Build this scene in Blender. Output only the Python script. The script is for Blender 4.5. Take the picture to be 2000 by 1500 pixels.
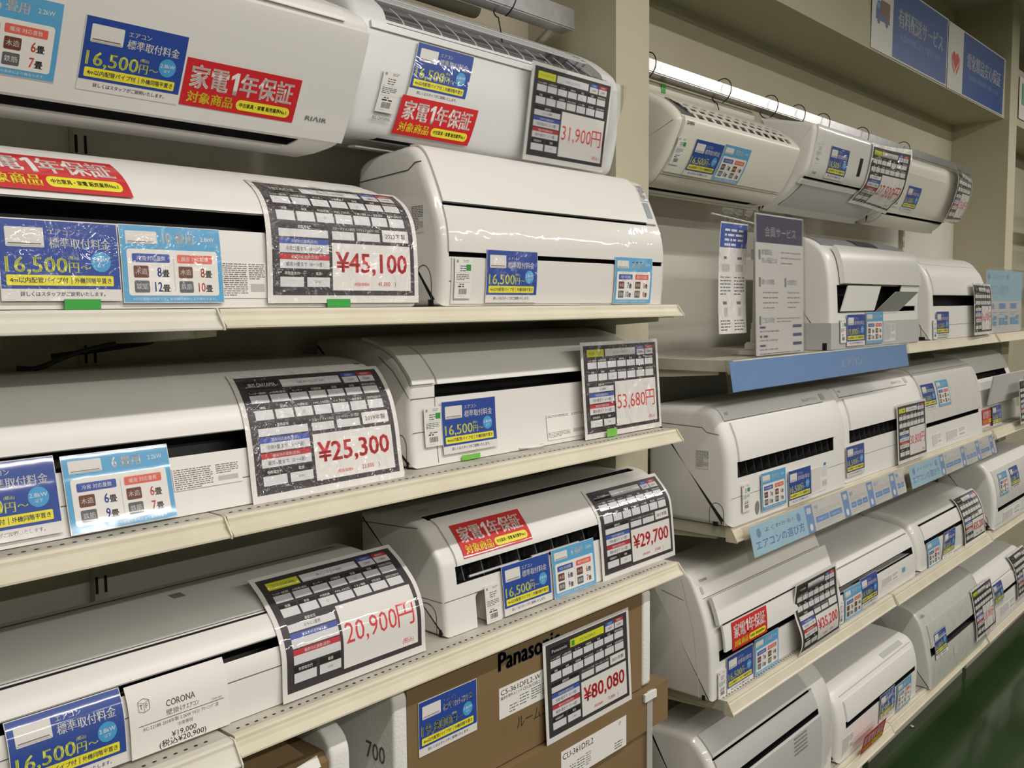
import bpy, bmesh, math, random
from mathutils import Matrix, Vector
C = bpy.context
for o in list(bpy.data.objects): bpy.data.objects.remove(o)
SC = C.scene
COL = SC.collection
H = 1.72            # camera height above the floor; all other heights below are given from the lens
random.seed(7)

# ---------------------------------------------------------------- camera, light, exposure
cam_d = bpy.data.cameras.new('camera'); cam = bpy.data.objects.new('camera', cam_d); COL.objects.link(cam)
cam_d.sensor_width = 36.0; cam_d.lens = 1820 * 36.0 / 2000; cam_d.clip_start = 0.02; cam_d.clip_end = 60
R = ((0.66696194, -0.74503866, -0.00889764), (0.0680823, 0.04904717, 0.99647337), (-0.74197478, -0.66521559, 0.08343654))
M4 = Matrix(R).transposed().to_4x4(); M4.translation = (0, 0, H); cam.matrix_world = M4
SC.camera = cam
vs = SC.view_settings
vs.view_transform = 'Standard'; vs.look = 'None'; vs.gamma = 1.0; vs.exposure = 0.0; vs.use_curve_mapping = False
W = bpy.data.worlds.new('store_air'); SC.world = W; W.use_nodes = True
W.node_tree.nodes['Background'].inputs[0].default_value = (0.95, 1.0, 0.86, 1); W.node_tree.nodes['Background'].inputs[1].default_value = 0.10
LAMP_W = 23.0
LAMP_COL = (1.0, 0.94, 0.885)
LAMPS = [(x, -0.15) for x in (0.55, 2.0, 5.2, 6.6)] + [(x, y) for y in (-2.1, -4.2) for x in (-0.8, 0.6, 2.0, 3.4, 4.8, 6.2)]
for i, (x, y) in enumerate(LAMPS):
    ld = bpy.data.lights.new('tube_light', 'AREA'); ld.shape = 'RECTANGLE'; ld.size = 1.18; ld.size_y = 0.07
    ld.energy = LAMP_W; ld.color = LAMP_COL
    lo = bpy.data.objects.new('tube_light', ld); lo.location = (x, y, H + 1.455); COL.objects.link(lo)

# ---------------------------------------------------------------- materials
_m = {}
def mat(name, col, rough=0.5, metal=0.0, coat=0.0, coat_r=0.05, wrinkle=0.0, wscale=18, wdist=.01, noise=0.0, nscale=6, spec=0.5, bump=0.0, bscale=60, trans=0.0, alpha=1.0, ior=1.45):
    if name in _m: return _m[name]
    m = bpy.data.materials.new(name); m.use_nodes = True; nt = m.node_tree; b = nt.nodes['Principled BSDF']
    b.inputs['Base Color'].default_value = (*col, 1); b.inputs['Roughness'].default_value = rough; b.inputs['Metallic'].default_value = metal
    b.inputs['Coat Weight'].default_value = coat; b.inputs['Coat Roughness'].default_value = coat_r
    b.inputs['Specular IOR Level'].default_value = spec; b.inputs['IOR'].default_value = ior
    b.inputs['Transmission Weight'].default_value = trans; b.inputs['Alpha'].default_value = alpha
    tc = None
    def coords():
        nonlocal tc
        if tc is None: tc = nt.nodes.new('ShaderNodeTexCoord')
        return tc.outputs['Object']
    if noise:
        n = nt.nodes.new('ShaderNodeTexNoise'); n.inputs['Scale'].default_value = nscale; n.inputs['Detail'].default_value = 6
        nt.links.new(coords(), n.inputs['Vector'])
        mx = nt.nodes.new('ShaderNodeMixRGB'); mx.blend_type = 'MULTIPLY'; mx.inputs[0].default_value = 1.0
        mx.inputs[1].default_value = (*col, 1)
        r = nt.nodes.new('ShaderNodeValToRGB'); r.color_ramp.elements[0].position = 0.25; r.color_ramp.elements[1].position = 0.6
        k = 1 - noise; r.color_ramp.elements[0].color = (k, k * 0.98, k * 0.94, 1); r.color_ramp.elements[1].color = (1, 1, 1, 1)
        nt.links.new(n.outputs['Fac'], r.inputs[0]); nt.links.new(r.outputs[0], mx.inputs[2]); nt.links.new(mx.outputs[0], b.inputs['Base Color'])
    if bump:
        n2 = nt.nodes.new('ShaderNodeTexNoise'); n2.inputs['Scale'].default_value = bscale; n2.inputs['Detail'].default_value = 2
        nt.links.new(coords(), n2.inputs['Vector'])
        bp = nt.nodes.new('ShaderNodeBump'); bp.inputs['Strength'].default_value = bump; bp.inputs['Distance'].default_value = 0.004
        nt.links.new(n2.outputs['Fac'], bp.inputs['Height']); nt.links.new(bp.outputs[0], b.inputs['Normal'])
    if wrinkle:
        n3 = nt.nodes.new('ShaderNodeTexNoise'); n3.inputs['Scale'].default_value = wscale; n3.inputs['Detail'].default_value = 3; n3.inputs['Distortion'].default_value = 1.2
        nt.links.new(coords(), n3.inputs['Vector'])
        bp2 = nt.nodes.new('ShaderNodeBump'); bp2.inputs['Strength'].default_value = wrinkle; bp2.inputs['Distance'].default_value = wdist
        nt.links.new(n3.outputs['Fac'], bp2.inputs['Height']); nt.links.new(bp2.outputs[0], b.inputs['Coat Normal'])
    _m[name] = m
    return m
def srgb(r, g, b):
    f = lambda v: (v / 255 / 12.92) if v <= 10 else ((v / 255 + 0.055) / 1.055) ** 2.4
    return (f(r), f(g), f(b))
PLA = mat('white_plastic', (0.79, 0.775, 0.745), 0.32)
PLAM = mat('matt_white_plastic', (0.78, 0.765, 0.74), 0.5)
GLOSS = mat('gloss_white_plastic', (0.78, 0.765, 0.73), 0.3, coat=0.8, coat_r=0.04)
FILM = mat('film_wrapped_plastic', (0.76, 0.745, 0.71), 0.35, coat=1.0, coat_r=0.05, wrinkle=0.35, wscale=7)
CREAMP = mat('cream_plastic', (0.76, 0.735, 0.65), 0.32)
GREYP = mat('light_grey_plastic', (0.50, 0.50, 0.49), 0.4)
MIDG = mat('mid_grey_plastic', (0.24, 0.24, 0.25), 0.4)
BLK = mat('black_plastic', (0.006, 0.006, 0.007), 0.5)
DGR = mat('dark_grey_plastic', (0.035, 0.035, 0.037), 0.5)
SEAM = mat('seam_grey', (0.10, 0.095, 0.085), 0.7)
VANE = mat('smoked_vane', (0.09, 0.09, 0.09), 0.25)
SILV = mat('silver_plastic', (0.55, 0.55, 0.55), 0.3, metal=0.3)
SHELF = mat('cream_steel', (0.70, 0.655, 0.52), 0.38, noise=0.10, nscale=9)
SHELFW = mat('pale_steel', (0.70, 0.68, 0.60), 0.38, noise=0.06, nscale=9)
SHELFD = mat('worn_shelf_deck', (0.55, 0.525, 0.45), 0.5, noise=0.35, nscale=14)
HOLE = mat('perforation', (0.015, 0.014, 0.012), 0.9)
WALL = mat('cream_wall_paint', (0.52, 0.485, 0.36), 0.75, noise=0.06, nscale=2, bump=0.05, bscale=160)
BACKP = mat('shelf_back_panel', (0.66, 0.64, 0.565), 0.6)
UPR = mat('upright_steel', (0.56, 0.535, 0.45), 0.5)
CEIL = mat('ceiling_board', (0.62, 0.61, 0.58), 0.9, bump=0.2, bscale=120)
GALV = mat('galvanised_steel', (0.60, 0.60, 0.62), 0.32, metal=0.9, noise=0.15, nscale=30)
WIRE = mat('dark_wire', (0.03, 0.03, 0.03), 0.35, metal=0.6)
CARDB = mat('cardboard', (0.225, 0.145, 0.068), 0.8, noise=0.12, nscale=5)
CARDD = mat('cardboard_edge', (0.16, 0.10, 0.045), 0.9)
FOAM = mat('white_foam', (0.80, 0.79, 0.76), 0.85, bump=0.25, bscale=220)
FOAMG = mat('shaded_foam', (0.60, 0.60, 0.58), 0.7)
CLEAR = mat('clear_acrylic', (0.97, 0.98, 0.98), 0.03, trans=1.0, alpha=0.35, ior=1.3)
FLOOR = mat('green_floor', (0.020, 0.048, 0.012), 0.16, noise=0.25, nscale=3, coat=0.3, coat_r=0.1)
STRAP = mat('clear_strap', (0.75, 0.76, 0.75), 0.2, alpha=0.35)
GTAPE = mat('green_tape', srgb(60, 165, 70), 0.5)
LGTAPE = mat('lime_tape', srgb(120, 190, 80), 0.5)
PIPE = mat('insulated_pipe', (0.70, 0.665, 0.56), 0.6)
# print inks
INK = {
 'white': (235, 232, 228), 'paper': (226, 223, 220), 'dark': (58, 53, 58), 'black': (32, 29, 32), 'navy': (38, 48, 100), 'blue': (44, 74, 156),
 'cblue': (74, 160, 214), 'sky': (94, 168, 214), 'lsky': (176, 215, 234), 'red': (206, 40, 46), 'price': (212, 62, 66), 'yellow': (238, 228, 62), 'lime': (222, 226, 96),
 'orange': (226, 104, 88), 'brown': (112, 66, 52), 'tile': (98, 100, 106), 'grey': (150, 148, 146), 'icon': (225, 222, 218), 'hblue': (62, 88, 170), 'hred': (186, 50, 58),
 'flu': (212, 216, 44), 'green': (52, 150, 70), 'pblue': (120, 160, 214), 'violet': (92, 86, 130), 'bannerblue': (22, 78, 158), 'dkpurple': (84, 76, 104), 'sleeve': (214, 214, 216), 'silver': (190, 188, 182), 'spec': (120, 117, 112), 'panblue': (36, 52, 74), 'cardb': (120, 90, 58)}
def ink(n, finish):
    fin = {'paper': dict(rough=0.55, spec=0.3), 'lam': dict(rough=0.45, coat=0.9, coat_r=0.04, wrinkle=0.16, wscale=9), 'film': dict(rough=0.45, coat=1.0, coat_r=0.03, wrinkle=1.0, wscale=17, wdist=.03), 'gloss': dict(rough=0.4, coat=1.0, coat_r=0.06, wrinkle=0.12, wscale=4)}[finish]
    return mat('print_%s_%s' % (n, finish), srgb(*INK[n]), **fin)

# ---------------------------------------------------------------- mesh helpers
class MB:
    def __init__(s): s.v = []; s.f = []; s.m = []; s.mats = []
    def mi(s, m):
        if m not in s.mats: s.mats.append(m)
        return s.mats.index(m)
    def face(s, pts, m):
        i = len(s.v); s.v += [tuple(p) for p in pts]; s.f.append(tuple(range(i, i + len(pts)))); s.m.append(s.mi(m))
    def mesh(s, vs_, fs, m):
        i = len(s.v); s.v += [tuple(p) for p in vs_]; k = s.mi(m)
        for f in fs: s.f.append(tuple(j + i for j in f)); s.m.append(k)
    def box(s, x0, x1, y0, y1, z0, z1, m):
        P = [(x, y, z) for z in (z0, z1) for y in (y0, y1) for x in (x0, x1)]
        s.mesh(P, [(0, 2, 3, 1), (4, 5, 7, 6), (0, 1, 5, 4), (2, 6, 7, 3), (0, 4, 6, 2), (1, 3, 7, 5)], m)
    def extrude(s, poly, x0, x1, m, r=0.0, ends=(1, 1), rl=None, rr=None):
        # closed (y,z) polygon, counter-clockwise or not, swept along X with softened ends
        n = len(poly)
        rl = r if rl is None else rl; rr = r if rr is None else rr
        st = []
        if ends[0] and rl > 0: st += [(x0, rl), (x0 + rl * .1, rl * .56), (x0 + rl * .3, rl * .29), (x0 + rl * .6, rl * .08), (x0 + rl, 0)]
        else: st += [(x0, 0)]
        if ends[1] and rr > 0: st += [(x1 - rr, 0), (x1 - rr * .6, rr * .08), (x1 - rr * .3, rr * .29), (x1 - rr * .1, rr * .56), (x1, rr)]
        else: st += [(x1, 0)]
        nr = poly_normals(poly)
        vs_ = []
        for x, ins in st:
            for (y, z), (ny, nz) in zip(poly, nr): vs_.append((x, y - ny * ins, z - nz * ins))
        fs = []
        for k in range(len(st) - 1):
            for j in range(n):
                a, b = k * n + j, k * n + (j + 1) % n
                fs.append((a, b, b + n, a + n))
        for e, k, rr_ in ((0, 0, rl), (1, len(st) - 1, rr)):
            if not ends[e]: continue
            if rr_ > 0:   # softened end: close it with a fan about the middle of the section
                c = len(vs_); R_ = vs_[k * n:(k + 1) * n]; vs_.append((st[k][0], (min(q[1] for q in R_) + max(q[1] for q in R_)) / 2, (min(q[2] for q in R_) + max(q[2] for q in R_)) / 2))
                fs += [(k * n + j, k * n + (j + 1) % n, c) for j in range(n)]
            else: fs.append(tuple(range(k * n, (k + 1) * n)))
        s.mesh(vs_, fs, m)
    def tube(s, pts, r, m, n=8, cap=True):
        pts = [Vector(p) for p in pts]; vs_ = []; up = None
        for i, p in enumerate(pts):
            t = (pts[min(i + 1, len(pts) - 1)] - pts[max(i - 1, 0)]).normalized()
            a = Vector((0, 0, 1)) if abs(t.z) < .9 else Vector((0, 1, 0))
            if up is not None: a = up
            u = t.cross(a).normalized(); w = u.cross(t).normalized(); up = w
            for k in range(n):
                an = 2 * math.pi * k / n; vs_.append(p + (u * math.cos(an) + w * math.sin(an)) * r)
        fs = []
        for i in range(len(pts) - 1):
            for k in range(n): fs.append((i * n + k, i * n + (k + 1) % n, (i + 1) * n + (k + 1) % n, (i + 1) * n + k))
        if cap: fs += [tuple(range(n))[::-1], tuple(range((len(pts) - 1) * n, len(pts) * n))]
        s.mesh(vs_, fs, m)
    def obj(s, name, parent=None, origin=None, ang=32):
        o0 = Vector(origin) if origin is not None else (Vector(parent['_o']) if parent is not None else Vector((0, 0, 0)))
        me = bpy.data.meshes.new(name)
        me.from_pydata([(x - o0.x, y - o0.y, z - o0.z) for x, y, z in s.v], [], s.f)
        for m in s.mats: me.materials.append(m)
        me.polygons.foreach_set('material_index', s.m)
        bm = bmesh.new(); bm.from_mesh(me)
        bmesh.ops.recalc_face_normals(bm, faces=bm.faces)
        a = math.radians(ang)
        for e in bm.edges: e.smooth = len(e.link_faces) == 2 and e.calc_face_angle(3.2) < a
        for f in bm.faces: f.smooth = True
        bm.to_mesh(me); bm.free()
        o = bpy.data.objects.new(name, me); COL.objects.link(o)
        if parent is not None: o.parent = parent
        else: o.location = (o0.x, o0.y, o0.z + H)
        return o
def poly_normals(P):
    n = len(P); A = sum(P[i][0] * P[(i + 1) % n][1] - P[(i + 1) % n][0] * P[i][1] for i in range(n)); sg = 1 if A > 0 else -1
    out = []
    for i in range(n):
        a, b, c = P[i - 1], P[i], P[(i + 1) % n]
        def nn(p, q):
            dy, dz = q[0] - p[0], q[1] - p[1]; L = math.hypot(dy, dz) or 1; return (dz / L * sg, -dy / L * sg)
        n1, n2 = nn(a, b), nn(b, c); y, z = n1[0] + n2[0], n1[1] + n2[1]; L = math.hypot(y, z) or 1
        out.append((y / L, z / L))
    return out
def tag(o, label, cat, group=None):
    o['label'] = label; o['category'] = cat
    if group: o['group'] = group
    return o
def thing(name, label, cat, loc, group=None):
    o = bpy.data.objects.new(name, None); COL.objects.link(o); o.empty_display_size = 0.05
    o.location = (loc[0], loc[1], loc[2] + H); o['_o'] = loc
    return tag(o, label, cat, group)
def struct(o): o['kind'] = 'structure'; return o
def chaikin(P, n=2):
    P = [tuple(p) for p in P]
    for _ in range(n):
        Q = [P[0]]
        for a, b in zip(P[:-1], P[1:]):
            Q += [(a[0] * .75 + b[0] * .25, a[1] * .75 + b[1] * .25), (a[0] * .25 + b[0] * .75, a[1] * .25 + b[1] * .75)]
        Q.append(P[-1]); P = Q
    return P

# ---------------------------------------------------------------- lettering
_tc = bpy.data.curves.new('lettering', 'FONT'); _to = bpy.data.objects.new('lettering', _tc); COL.objects.link(_to)
_glyph = {}
def glyphs(s, bold=0.0, res=2):
    k = (s, bold, res)
    if k not in _glyph:
        _tc.body = s; _tc.offset = bold; _tc.resolution_u = res
        C.view_layer.update()
        me = _to.evaluated_get(C.evaluated_depsgraph_get()).to_mesh()
        v = [(p.co.x, p.co.y) for p in me.vertices]; f = [tuple(q.vertices) for q in me.polygons]
        x0 = min((p[0] for p in v), default=0); x1 = max((p[0] for p in v), default=1)
        _glyph[k] = ([(x - x0, y) for x, y in v], f, x1 - x0)
    return _glyph[k]
def embolden(v, f, b):
    if not b: return v, f
    d = [(-b, 0), (b, 0)] if b < .0125 else [(-b, -b * .6), (b, -b * .6), (b, b * .6), (-b, b * .6)]
    pts, fs = [], []
    for dx, dy in d:
        n = len(pts); pts += [(x + dx, y + dy) for x, y in v]; fs += [tuple(i + n for i in q) for q in f]
    return pts, fs
class Print:
    """A flat printed sheet in millimetres (origin top left, y down); layers lie a fraction of a millimetre above each other."""
    def __init__(s, w, h, base='paper'):
        s.w = w; s.h = h; s.base = base; s.it = []
    def r(s, x, y, w, h, c, l=1): s.it.append(([(x, y), (x + w, y), (x + w, y + h), (x, y + h)], [(0, 1, 2, 3)], c, l)); return s
    def poly(s, pts, c, l=1): s.it.append((list(pts), [tuple(range(len(pts)))], c, l)); return s
    def rr(s, x, y, w, h, rad, c, l=1):
        P = []
        for cx, cy, a0 in ((x + w - rad, y + rad, -90), (x + w - rad, y + h - rad, 0), (x + rad, y + h - rad, 90), (x + rad, y + rad, 180)):
            for k in range(5): a = math.radians(a0 + k * 22.5); P.append((cx + rad * math.cos(a), cy + rad * math.sin(a)))
        return s.poly(P, c, l)
    def c(s, x, y, rad, c, l=1): return s.poly([(x + rad * math.cos(k * math.pi / 10), y + rad * math.sin(k * math.pi / 10)) for k in range(20)], c, l)
    def t(s, txt, x, y, em, c, l=2, w=None, al='l', b=0.0, sx=1.0, res=2):
        v, f, W_ = glyphs(txt, 0.0, res)
        k = em * sx if w is None else w / max(W_, 1e-6)
        wid = W_ * k; ox = x - (wid / 2 if al == 'c' else wid if al == 'r' else 0); by = y + 0.355 * em
        pts, fs = embolden(v, f, b)
        s.it.append(([(ox + px * k, by - py * em) for px, py in pts], fs, c, l)); return s
    def lines(s, x, y, w, n, pitch, h, c='spec', l=2, seed=1):
        rn = random.Random(seed)
        for i in range(n):
            xx = x
            while xx < x + w * (0.96 if i < n - 1 else 0.55):
                d = rn.uniform(h * 1.5, h * 6); d = min(d, x + w - xx)
                s.r(xx, y + i * pitch, d, h, c, l); xx += d + h * rn.uniform(.6, 1.6)
        return s
def sheet_obj(name, P, fn, finish='paper', parent=None, origin=(0, 0, 0), curved=False, step=0.009, ustep=0, gap=0.00022, mirror=False):
    """Map a Print through fn(u, v, lift) (metres from the lower left corner) into the scene as one mesh."""
    bm = bmesh.new(); mats = []
    def mi(c):
        m = ink(c, finish)
        if m not in mats: mats.append(m)
        return mats.index(m)
    w, h = P.w / 1000, P.h / 1000
    def add(pts, fs, c, lay):
        vs_ = [bm.verts.new((p[0] / 1000, h - p[1] / 1000, lay)) for p in pts]; k = mi(c)
        for f in fs:
            try: bf = bm.faces.new([vs_[i] for i in f]); bf.material_index = k
            except ValueError: pass
    nx = 1
    F = [(0, 0), (P.w, 0), (P.w, P.h), (0, P.h)]
    add(F, [(0, 1, 2, 3)], P.base, 0)
    add(F, [(3, 2, 1, 0)], P.base, -1)
    for i in range(4): # rim
        a, b = F[i], F[(i + 1) % 4]
        vv = [bm.verts.new((p[0] / 1000, h - p[1] / 1000, l)) for p, l in ((a, 0), (b, 0), (b, -1), (a, -1))]
        bm.faces.new(vv).material_index = mi(P.base)
    done = []
    for pts, fs, c, l in P.it:   # each item lies just above whatever it overlaps
        bx = (min(p[0] for p in pts), min(p[1] for p in pts), max(p[0] for p in pts), max(p[1] for p in pts)) if pts else (0, 0, 0, 0)
        lv = 1 + max([q[4] for q in done if q[0] < bx[2] and bx[0] < q[2] and q[1] < bx[3] and bx[1] < q[3]], default=0)
        done.append((*bx, lv)); add(pts, fs, c, lv)
    if curved:
        k = step
        while k < h:
            bmesh.ops.bisect_plane(bm, geom=bm.verts[:] + bm.edges[:] + bm.faces[:], plane_co=(0, k, 0), plane_no=(0, 1, 0)); k += step
    if ustep:
        k = ustep
        while k < w:
            bmesh.ops.bisect_plane(bm, geom=bm.verts[:] + bm.edges[:] + bm.faces[:], plane_co=(k, 0, 0), plane_no=(1, 0, 0)); k += ustep
    for v in bm.verts:
        x, y, z = fn(v.co.x, v.co.y, 0.0008 + v.co.z * gap if v.co.z >= 0 else 0.0003)
        v.co = (x - origin[0], y - origin[1], z - origin[2])
    for f in bm.faces: f.smooth = False
    me = bpy.data.meshes.new(name); bm.to_mesh(me); bm.free()
    for m in mats: me.materials.append(m)
    o = bpy.data.objects.new(name, me); COL.objects.link(o)
    if parent is not None: o.parent = parent
    else: o.location = (origin[0], origin[1], origin[2] + H)
    return o
# ---------------------------------------------------------------- printed matter
def icon(p, x, y, w, h):
    p.rr(x, y, w, h, 1.5, 'icon', 1); p.r(x + w * .06, y + h * .80, w * .86, h * .05, 'tile', 2); p.r(x + 1, y + h * .9, w - 2, h * .06, 'silver', 2)
def blue_card(price='16,500', small=False):
    p = Print(148, 100, 'paper'); p.r(1, 1, 146, 84, 'blue')
    icon(p, 9, 10, 45, 24)
    p.t('エアコン', 60, 14.5, 8.5, 'white', b=.01); p.t('標準取付料金', 60, 28, 14, 'white', w=77, b=.012)
    p.t(price, 7, 55, 27, 'lime', w=73, b=.012); p.t('円', 82, 58, 15, 'lime', b=.012); p.t('〜', 97, 58, 14, 'lime', b=.01); p.t('(税込)', 82, 46, 5, 'lime')
    p.c(123, 50, 13, 'cblue', 1); p.t('2.8kW', 123, 47.5, 7.5, 'white', al='c', w=22); p.t('以下', 123, 55, 5, 'white', al='c')
    p.rr(7, 68, 131, 13, 1.5, 'yellow'); p.t('4m以内配管パイプ付', 11, 74.5, 7.6, 'navy', w=69, b=.012); p.r(84, 70, .7, 9, 'navy'); p.t('外機同階平置き', 88, 74.5, 7.6, 'navy', w=47, b=.012)
    p.t('詳しくはスタッフがご説明いたします。', 74, 91.5, 6.2, 'navy', al='c', w=104, b=.01)
    return p
def light_card(n='6', kw='2.2', vals=('6', '9', '6', '7')):
    p = Print(148, 104, 'paper'); p.r(1, 1, 146, 102, 'sky')
    icon(p, 8, 8, 44, 17)
    p.t(n, 66 if len(n) == 1 else 60, 16, 20, 'white', b=.02, sx=.75, al='l'); p.t('畳用', 78, 16.5, 15, 'white', b=.015); p.t(kw + 'kW', 127, 15.5, 8.5, 'white', al='c', w=21)
    p.rr(8, 32, 132, 62, 4, 'white')
    for x, c, tx, cc, a, b in ((15, 'cblue', '冷房 対応畳数', 'hblue', vals[0], vals[1]), (79, 'orange', '暖房 対応畳数', 'orange', vals[2], vals[3])):
        p.rr(x, 38, 53, 11.5, 2, 'hblue' if c == 'cblue' else c); p.t(tx, x + 26.5, 44, 6.5, 'white', al='c', w=40)
        p.rr(x + 1, 54, 21, 16, 2, 'brown'); p.t('木造', x + 11.5, 62, 8.5, 'white', al='c', b=.01)
        p.rr(x + 1, 74, 21, 16, 2, 'tile'); p.t('鉄筋', x + 11.5, 82, 8.5, 'white', al='c', b=.01)
        p.t(a, x + 40, 62, 18, cc, al='r', sx=.75, b=.015); p.t('畳', x + 41, 64, 11, 'black', b=.02)
        p.t(b, x + 40, 82, 18, cc, al='r', sx=.75, b=.015); p.t('畳', x + 41, 84, 11, 'black', b=.02)
    p.r(73.5, 40, .5, 48, 'silver')
    p.t('※対応畳数は目安です。お部屋の条件により異なります。', 74, 98.5, 4, 'white', al='c', w=122)
    return p
def red_card():
    p = Print(200, 70, 'red'); p.t('家電', 10, 26, 37, 'white', w=62, b=.022); p.poly([(76, 15), (84, 9), (89, 9), (89, 43), (82, 43), (82, 17.5), (76, 21)], 'white'); p.t('年保証', 93, 26, 37, 'white', w=95, b=.022); p.t('対象商品', 10, 56, 18, 'yellow', w=76, b=.02)
    p.rr(92, 48, 98, 16, 8, 'yellow'); p.t('中古家具・家電 販売業界No.1', 141, 56, 7.5, 'black', al='c', w=86, b=.02)
    return p
ROW1 = ['フィルター自動掃除', 'AI自動運転', 'センサー', '衣類乾燥', '除湿', '加湿', '再熱除湿(冷房除湿)']
ROW2 = ['除菌', '脱臭', '内部乾燥', 'PM2.5対応', 'イオン機能', '空気清浄', '自動熱交換器洗浄']
def price_sheet(brand, model, price, yen=True, year=None, net=None, flu=False, cool='冷房9畳まで（6〜9畳）', heat='暖房6畳まで（5〜6畳）', cap=('2.2kW', '2.2kW'), detail=2, green=False):
    p = Print(303, 213, 'paper'); p.r(9, 8, 285, 193, 'dark')
    if flu: p.r(22, 17, 62, 16, 'flu'); p.t(brand, 53, 25, 7, 'tile', al='c', w=46)
    else: p.r(22, 17, 62, 16, 'black'); p.t(brand, 53, 25, 9.5, 'white', al='c', w=min(50, 6.2 * len(brand)), b=.01)
    p.r(89, 17, 118, 16, 'flu' if green else 'sleeve')
    if green: p.r(93, 20, 10, 11, 'green', 2)
    p.t(model, 148, 25.5, 7.5, 'grey' if not green else 'tile', al='c', w=54)
    for x, c, tx, vv in ((213, 'hblue', '冷房能力', cap[0]), (248, 'hred', '暖房能力', cap[1])):
        p.r(x, 14, 32, 8, c); p.t(tx, x + 16, 18, 5, 'sleeve', al='c', w=17); p.r(x, 22, 32, 13, 'sleeve'); p.t(vv, x + 16, 28.5, 7, 'grey', al='c', w=17, b=.01)
    for j, (row, y) in enumerate(((ROW1, 38), (ROW2, 64))):
        for i, tx in enumerate(row):
            x = 22 + i * 37.2; p.r(x, y, 33, 6.6, 'black'); p.r(x, y + 7, 33, 14 + 1.5 * j, 'sleeve')
            if detail > 0: p.t(tx, x + 16.5, y + 3.4, 5, 'white', al='c', w=min(31, 5 * len(tx)), res=1)
            if (i, j) in ((4, 0), (2, 1)) and detail: p.t('○', x + 16.5, y + 15, 6, 'grey', al='c')
    py = 118 if yen else 92
    p.r(22, 92, 92, 7, 'black'); p.t('畳数目安', 68, 95.6, 5.5, 'white', al='c', res=1)
    p.r(22, 99.5, 92, 12, 'sleeve')
    if not yen: p.t('おもに6畳用', 68, 105.5, 6, 'tile', al='c', res=1)
    if yen:
        p.t('スマートフォン対応', 146, 95, 5, 'white', al='c', w=44, res=1); p.r(122, 99.5, 44, 13, 'sleeve'); p.t('スマートスピーカー対応', 196, 95, 5, 'white', al='c', w=48, res=1); p.r(172, 99.5, 48, 13, 'sleeve')
        p.r(226, 92, 57, 20, 'paper')
        if year: p.t(year, 254, 102.5, 10, 'tile', al='c', w=44, b=.008)
    for y, c, tx, v in ((114, 'hblue', '冷房対応畳数(目安)', cool), (138, 'hred', '暖房対応畳数(目安)', heat)):
        p.r(22, y, 92, 8.5, c); p.t(tx, 68, y + 4.4, 5.5, 'sleeve', al='c', w=50, res=1); p.r(22, y + 8.5, 92, 13.5, 'sleeve')
        if v: p.t(v, 68, y + 15.5, 7.5, 'tile', al='c', w=70, res=1)
    for x, w_, tx, v in ((22, 43, '年間電気代', ''), (71, 43, '電源', '100V')):
        p.r(x, 163, w_, 9, 'black'); p.t(tx, x + w_ / 2, 167.5, 5.5, 'white', al='c', res=1); p.r(x, 173, w_, 15, 'sleeve')
        if v: p.t(v, x + w_ / 2, 180, 6, 'grey', al='c', res=1)
    p.r(120, py, 165, 193 - py, 'paper')
    if yen:
        p.t('¥' + price, 202, 148, 44, 'price', al='c', w=148, b=.022)
        p.t('(税抜価格¥', 178, 183, 6.5, 'price', al='c', w=32); p.t((net or '') + '　)', 232, 182, 10, 'price', al='c', w=38, b=.004)
    else:
        p.t(price, 126, 138, 46, 'price', w=112); p.t('円', 240, 138, 44, 'price', w=38); p.t('(税込)', 262, 183, 10, 'price', al='c')
    return p
def small_tag(g=False, s=1):
    p = Print(43, 74, 'paper'); p.rr(4, 4, 5, 5, 1.2, 'grey'); p.lines(22, 4, 15, 2, 2.6, 1.2, 'grey', seed=s)
    p.lines(13, 14, 20, 3, 4.2, 1.7, 'tile', seed=s + 1); p.r(3, 27, 37, .4, 'silver'); p.lines(4, 30, 34, 4, 3, 1.3, 'tile', seed=s + 2); p.r(3, 44, 37, .4, 'silver')
    p.lines(12, 47, 20, 1, 4, 2, 'tile', seed=s + 3); p.lines(9, 51, 26, 1, 4, 2.2, 'black', seed=s + 4)
    rn = random.Random(s); x = 11
    while x < 31: w = rn.uniform(.4, 1.2); p.r(x, 56, w, 10, 'tile'); x += w + rn.uniform(.4, 1)
    p.lines(9, 69, 24, 1, 3, 1, 'silver', seed=s + 5)
    if g: p.r(29, 12, 12, 11, 'green', 3)
    return p
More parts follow.
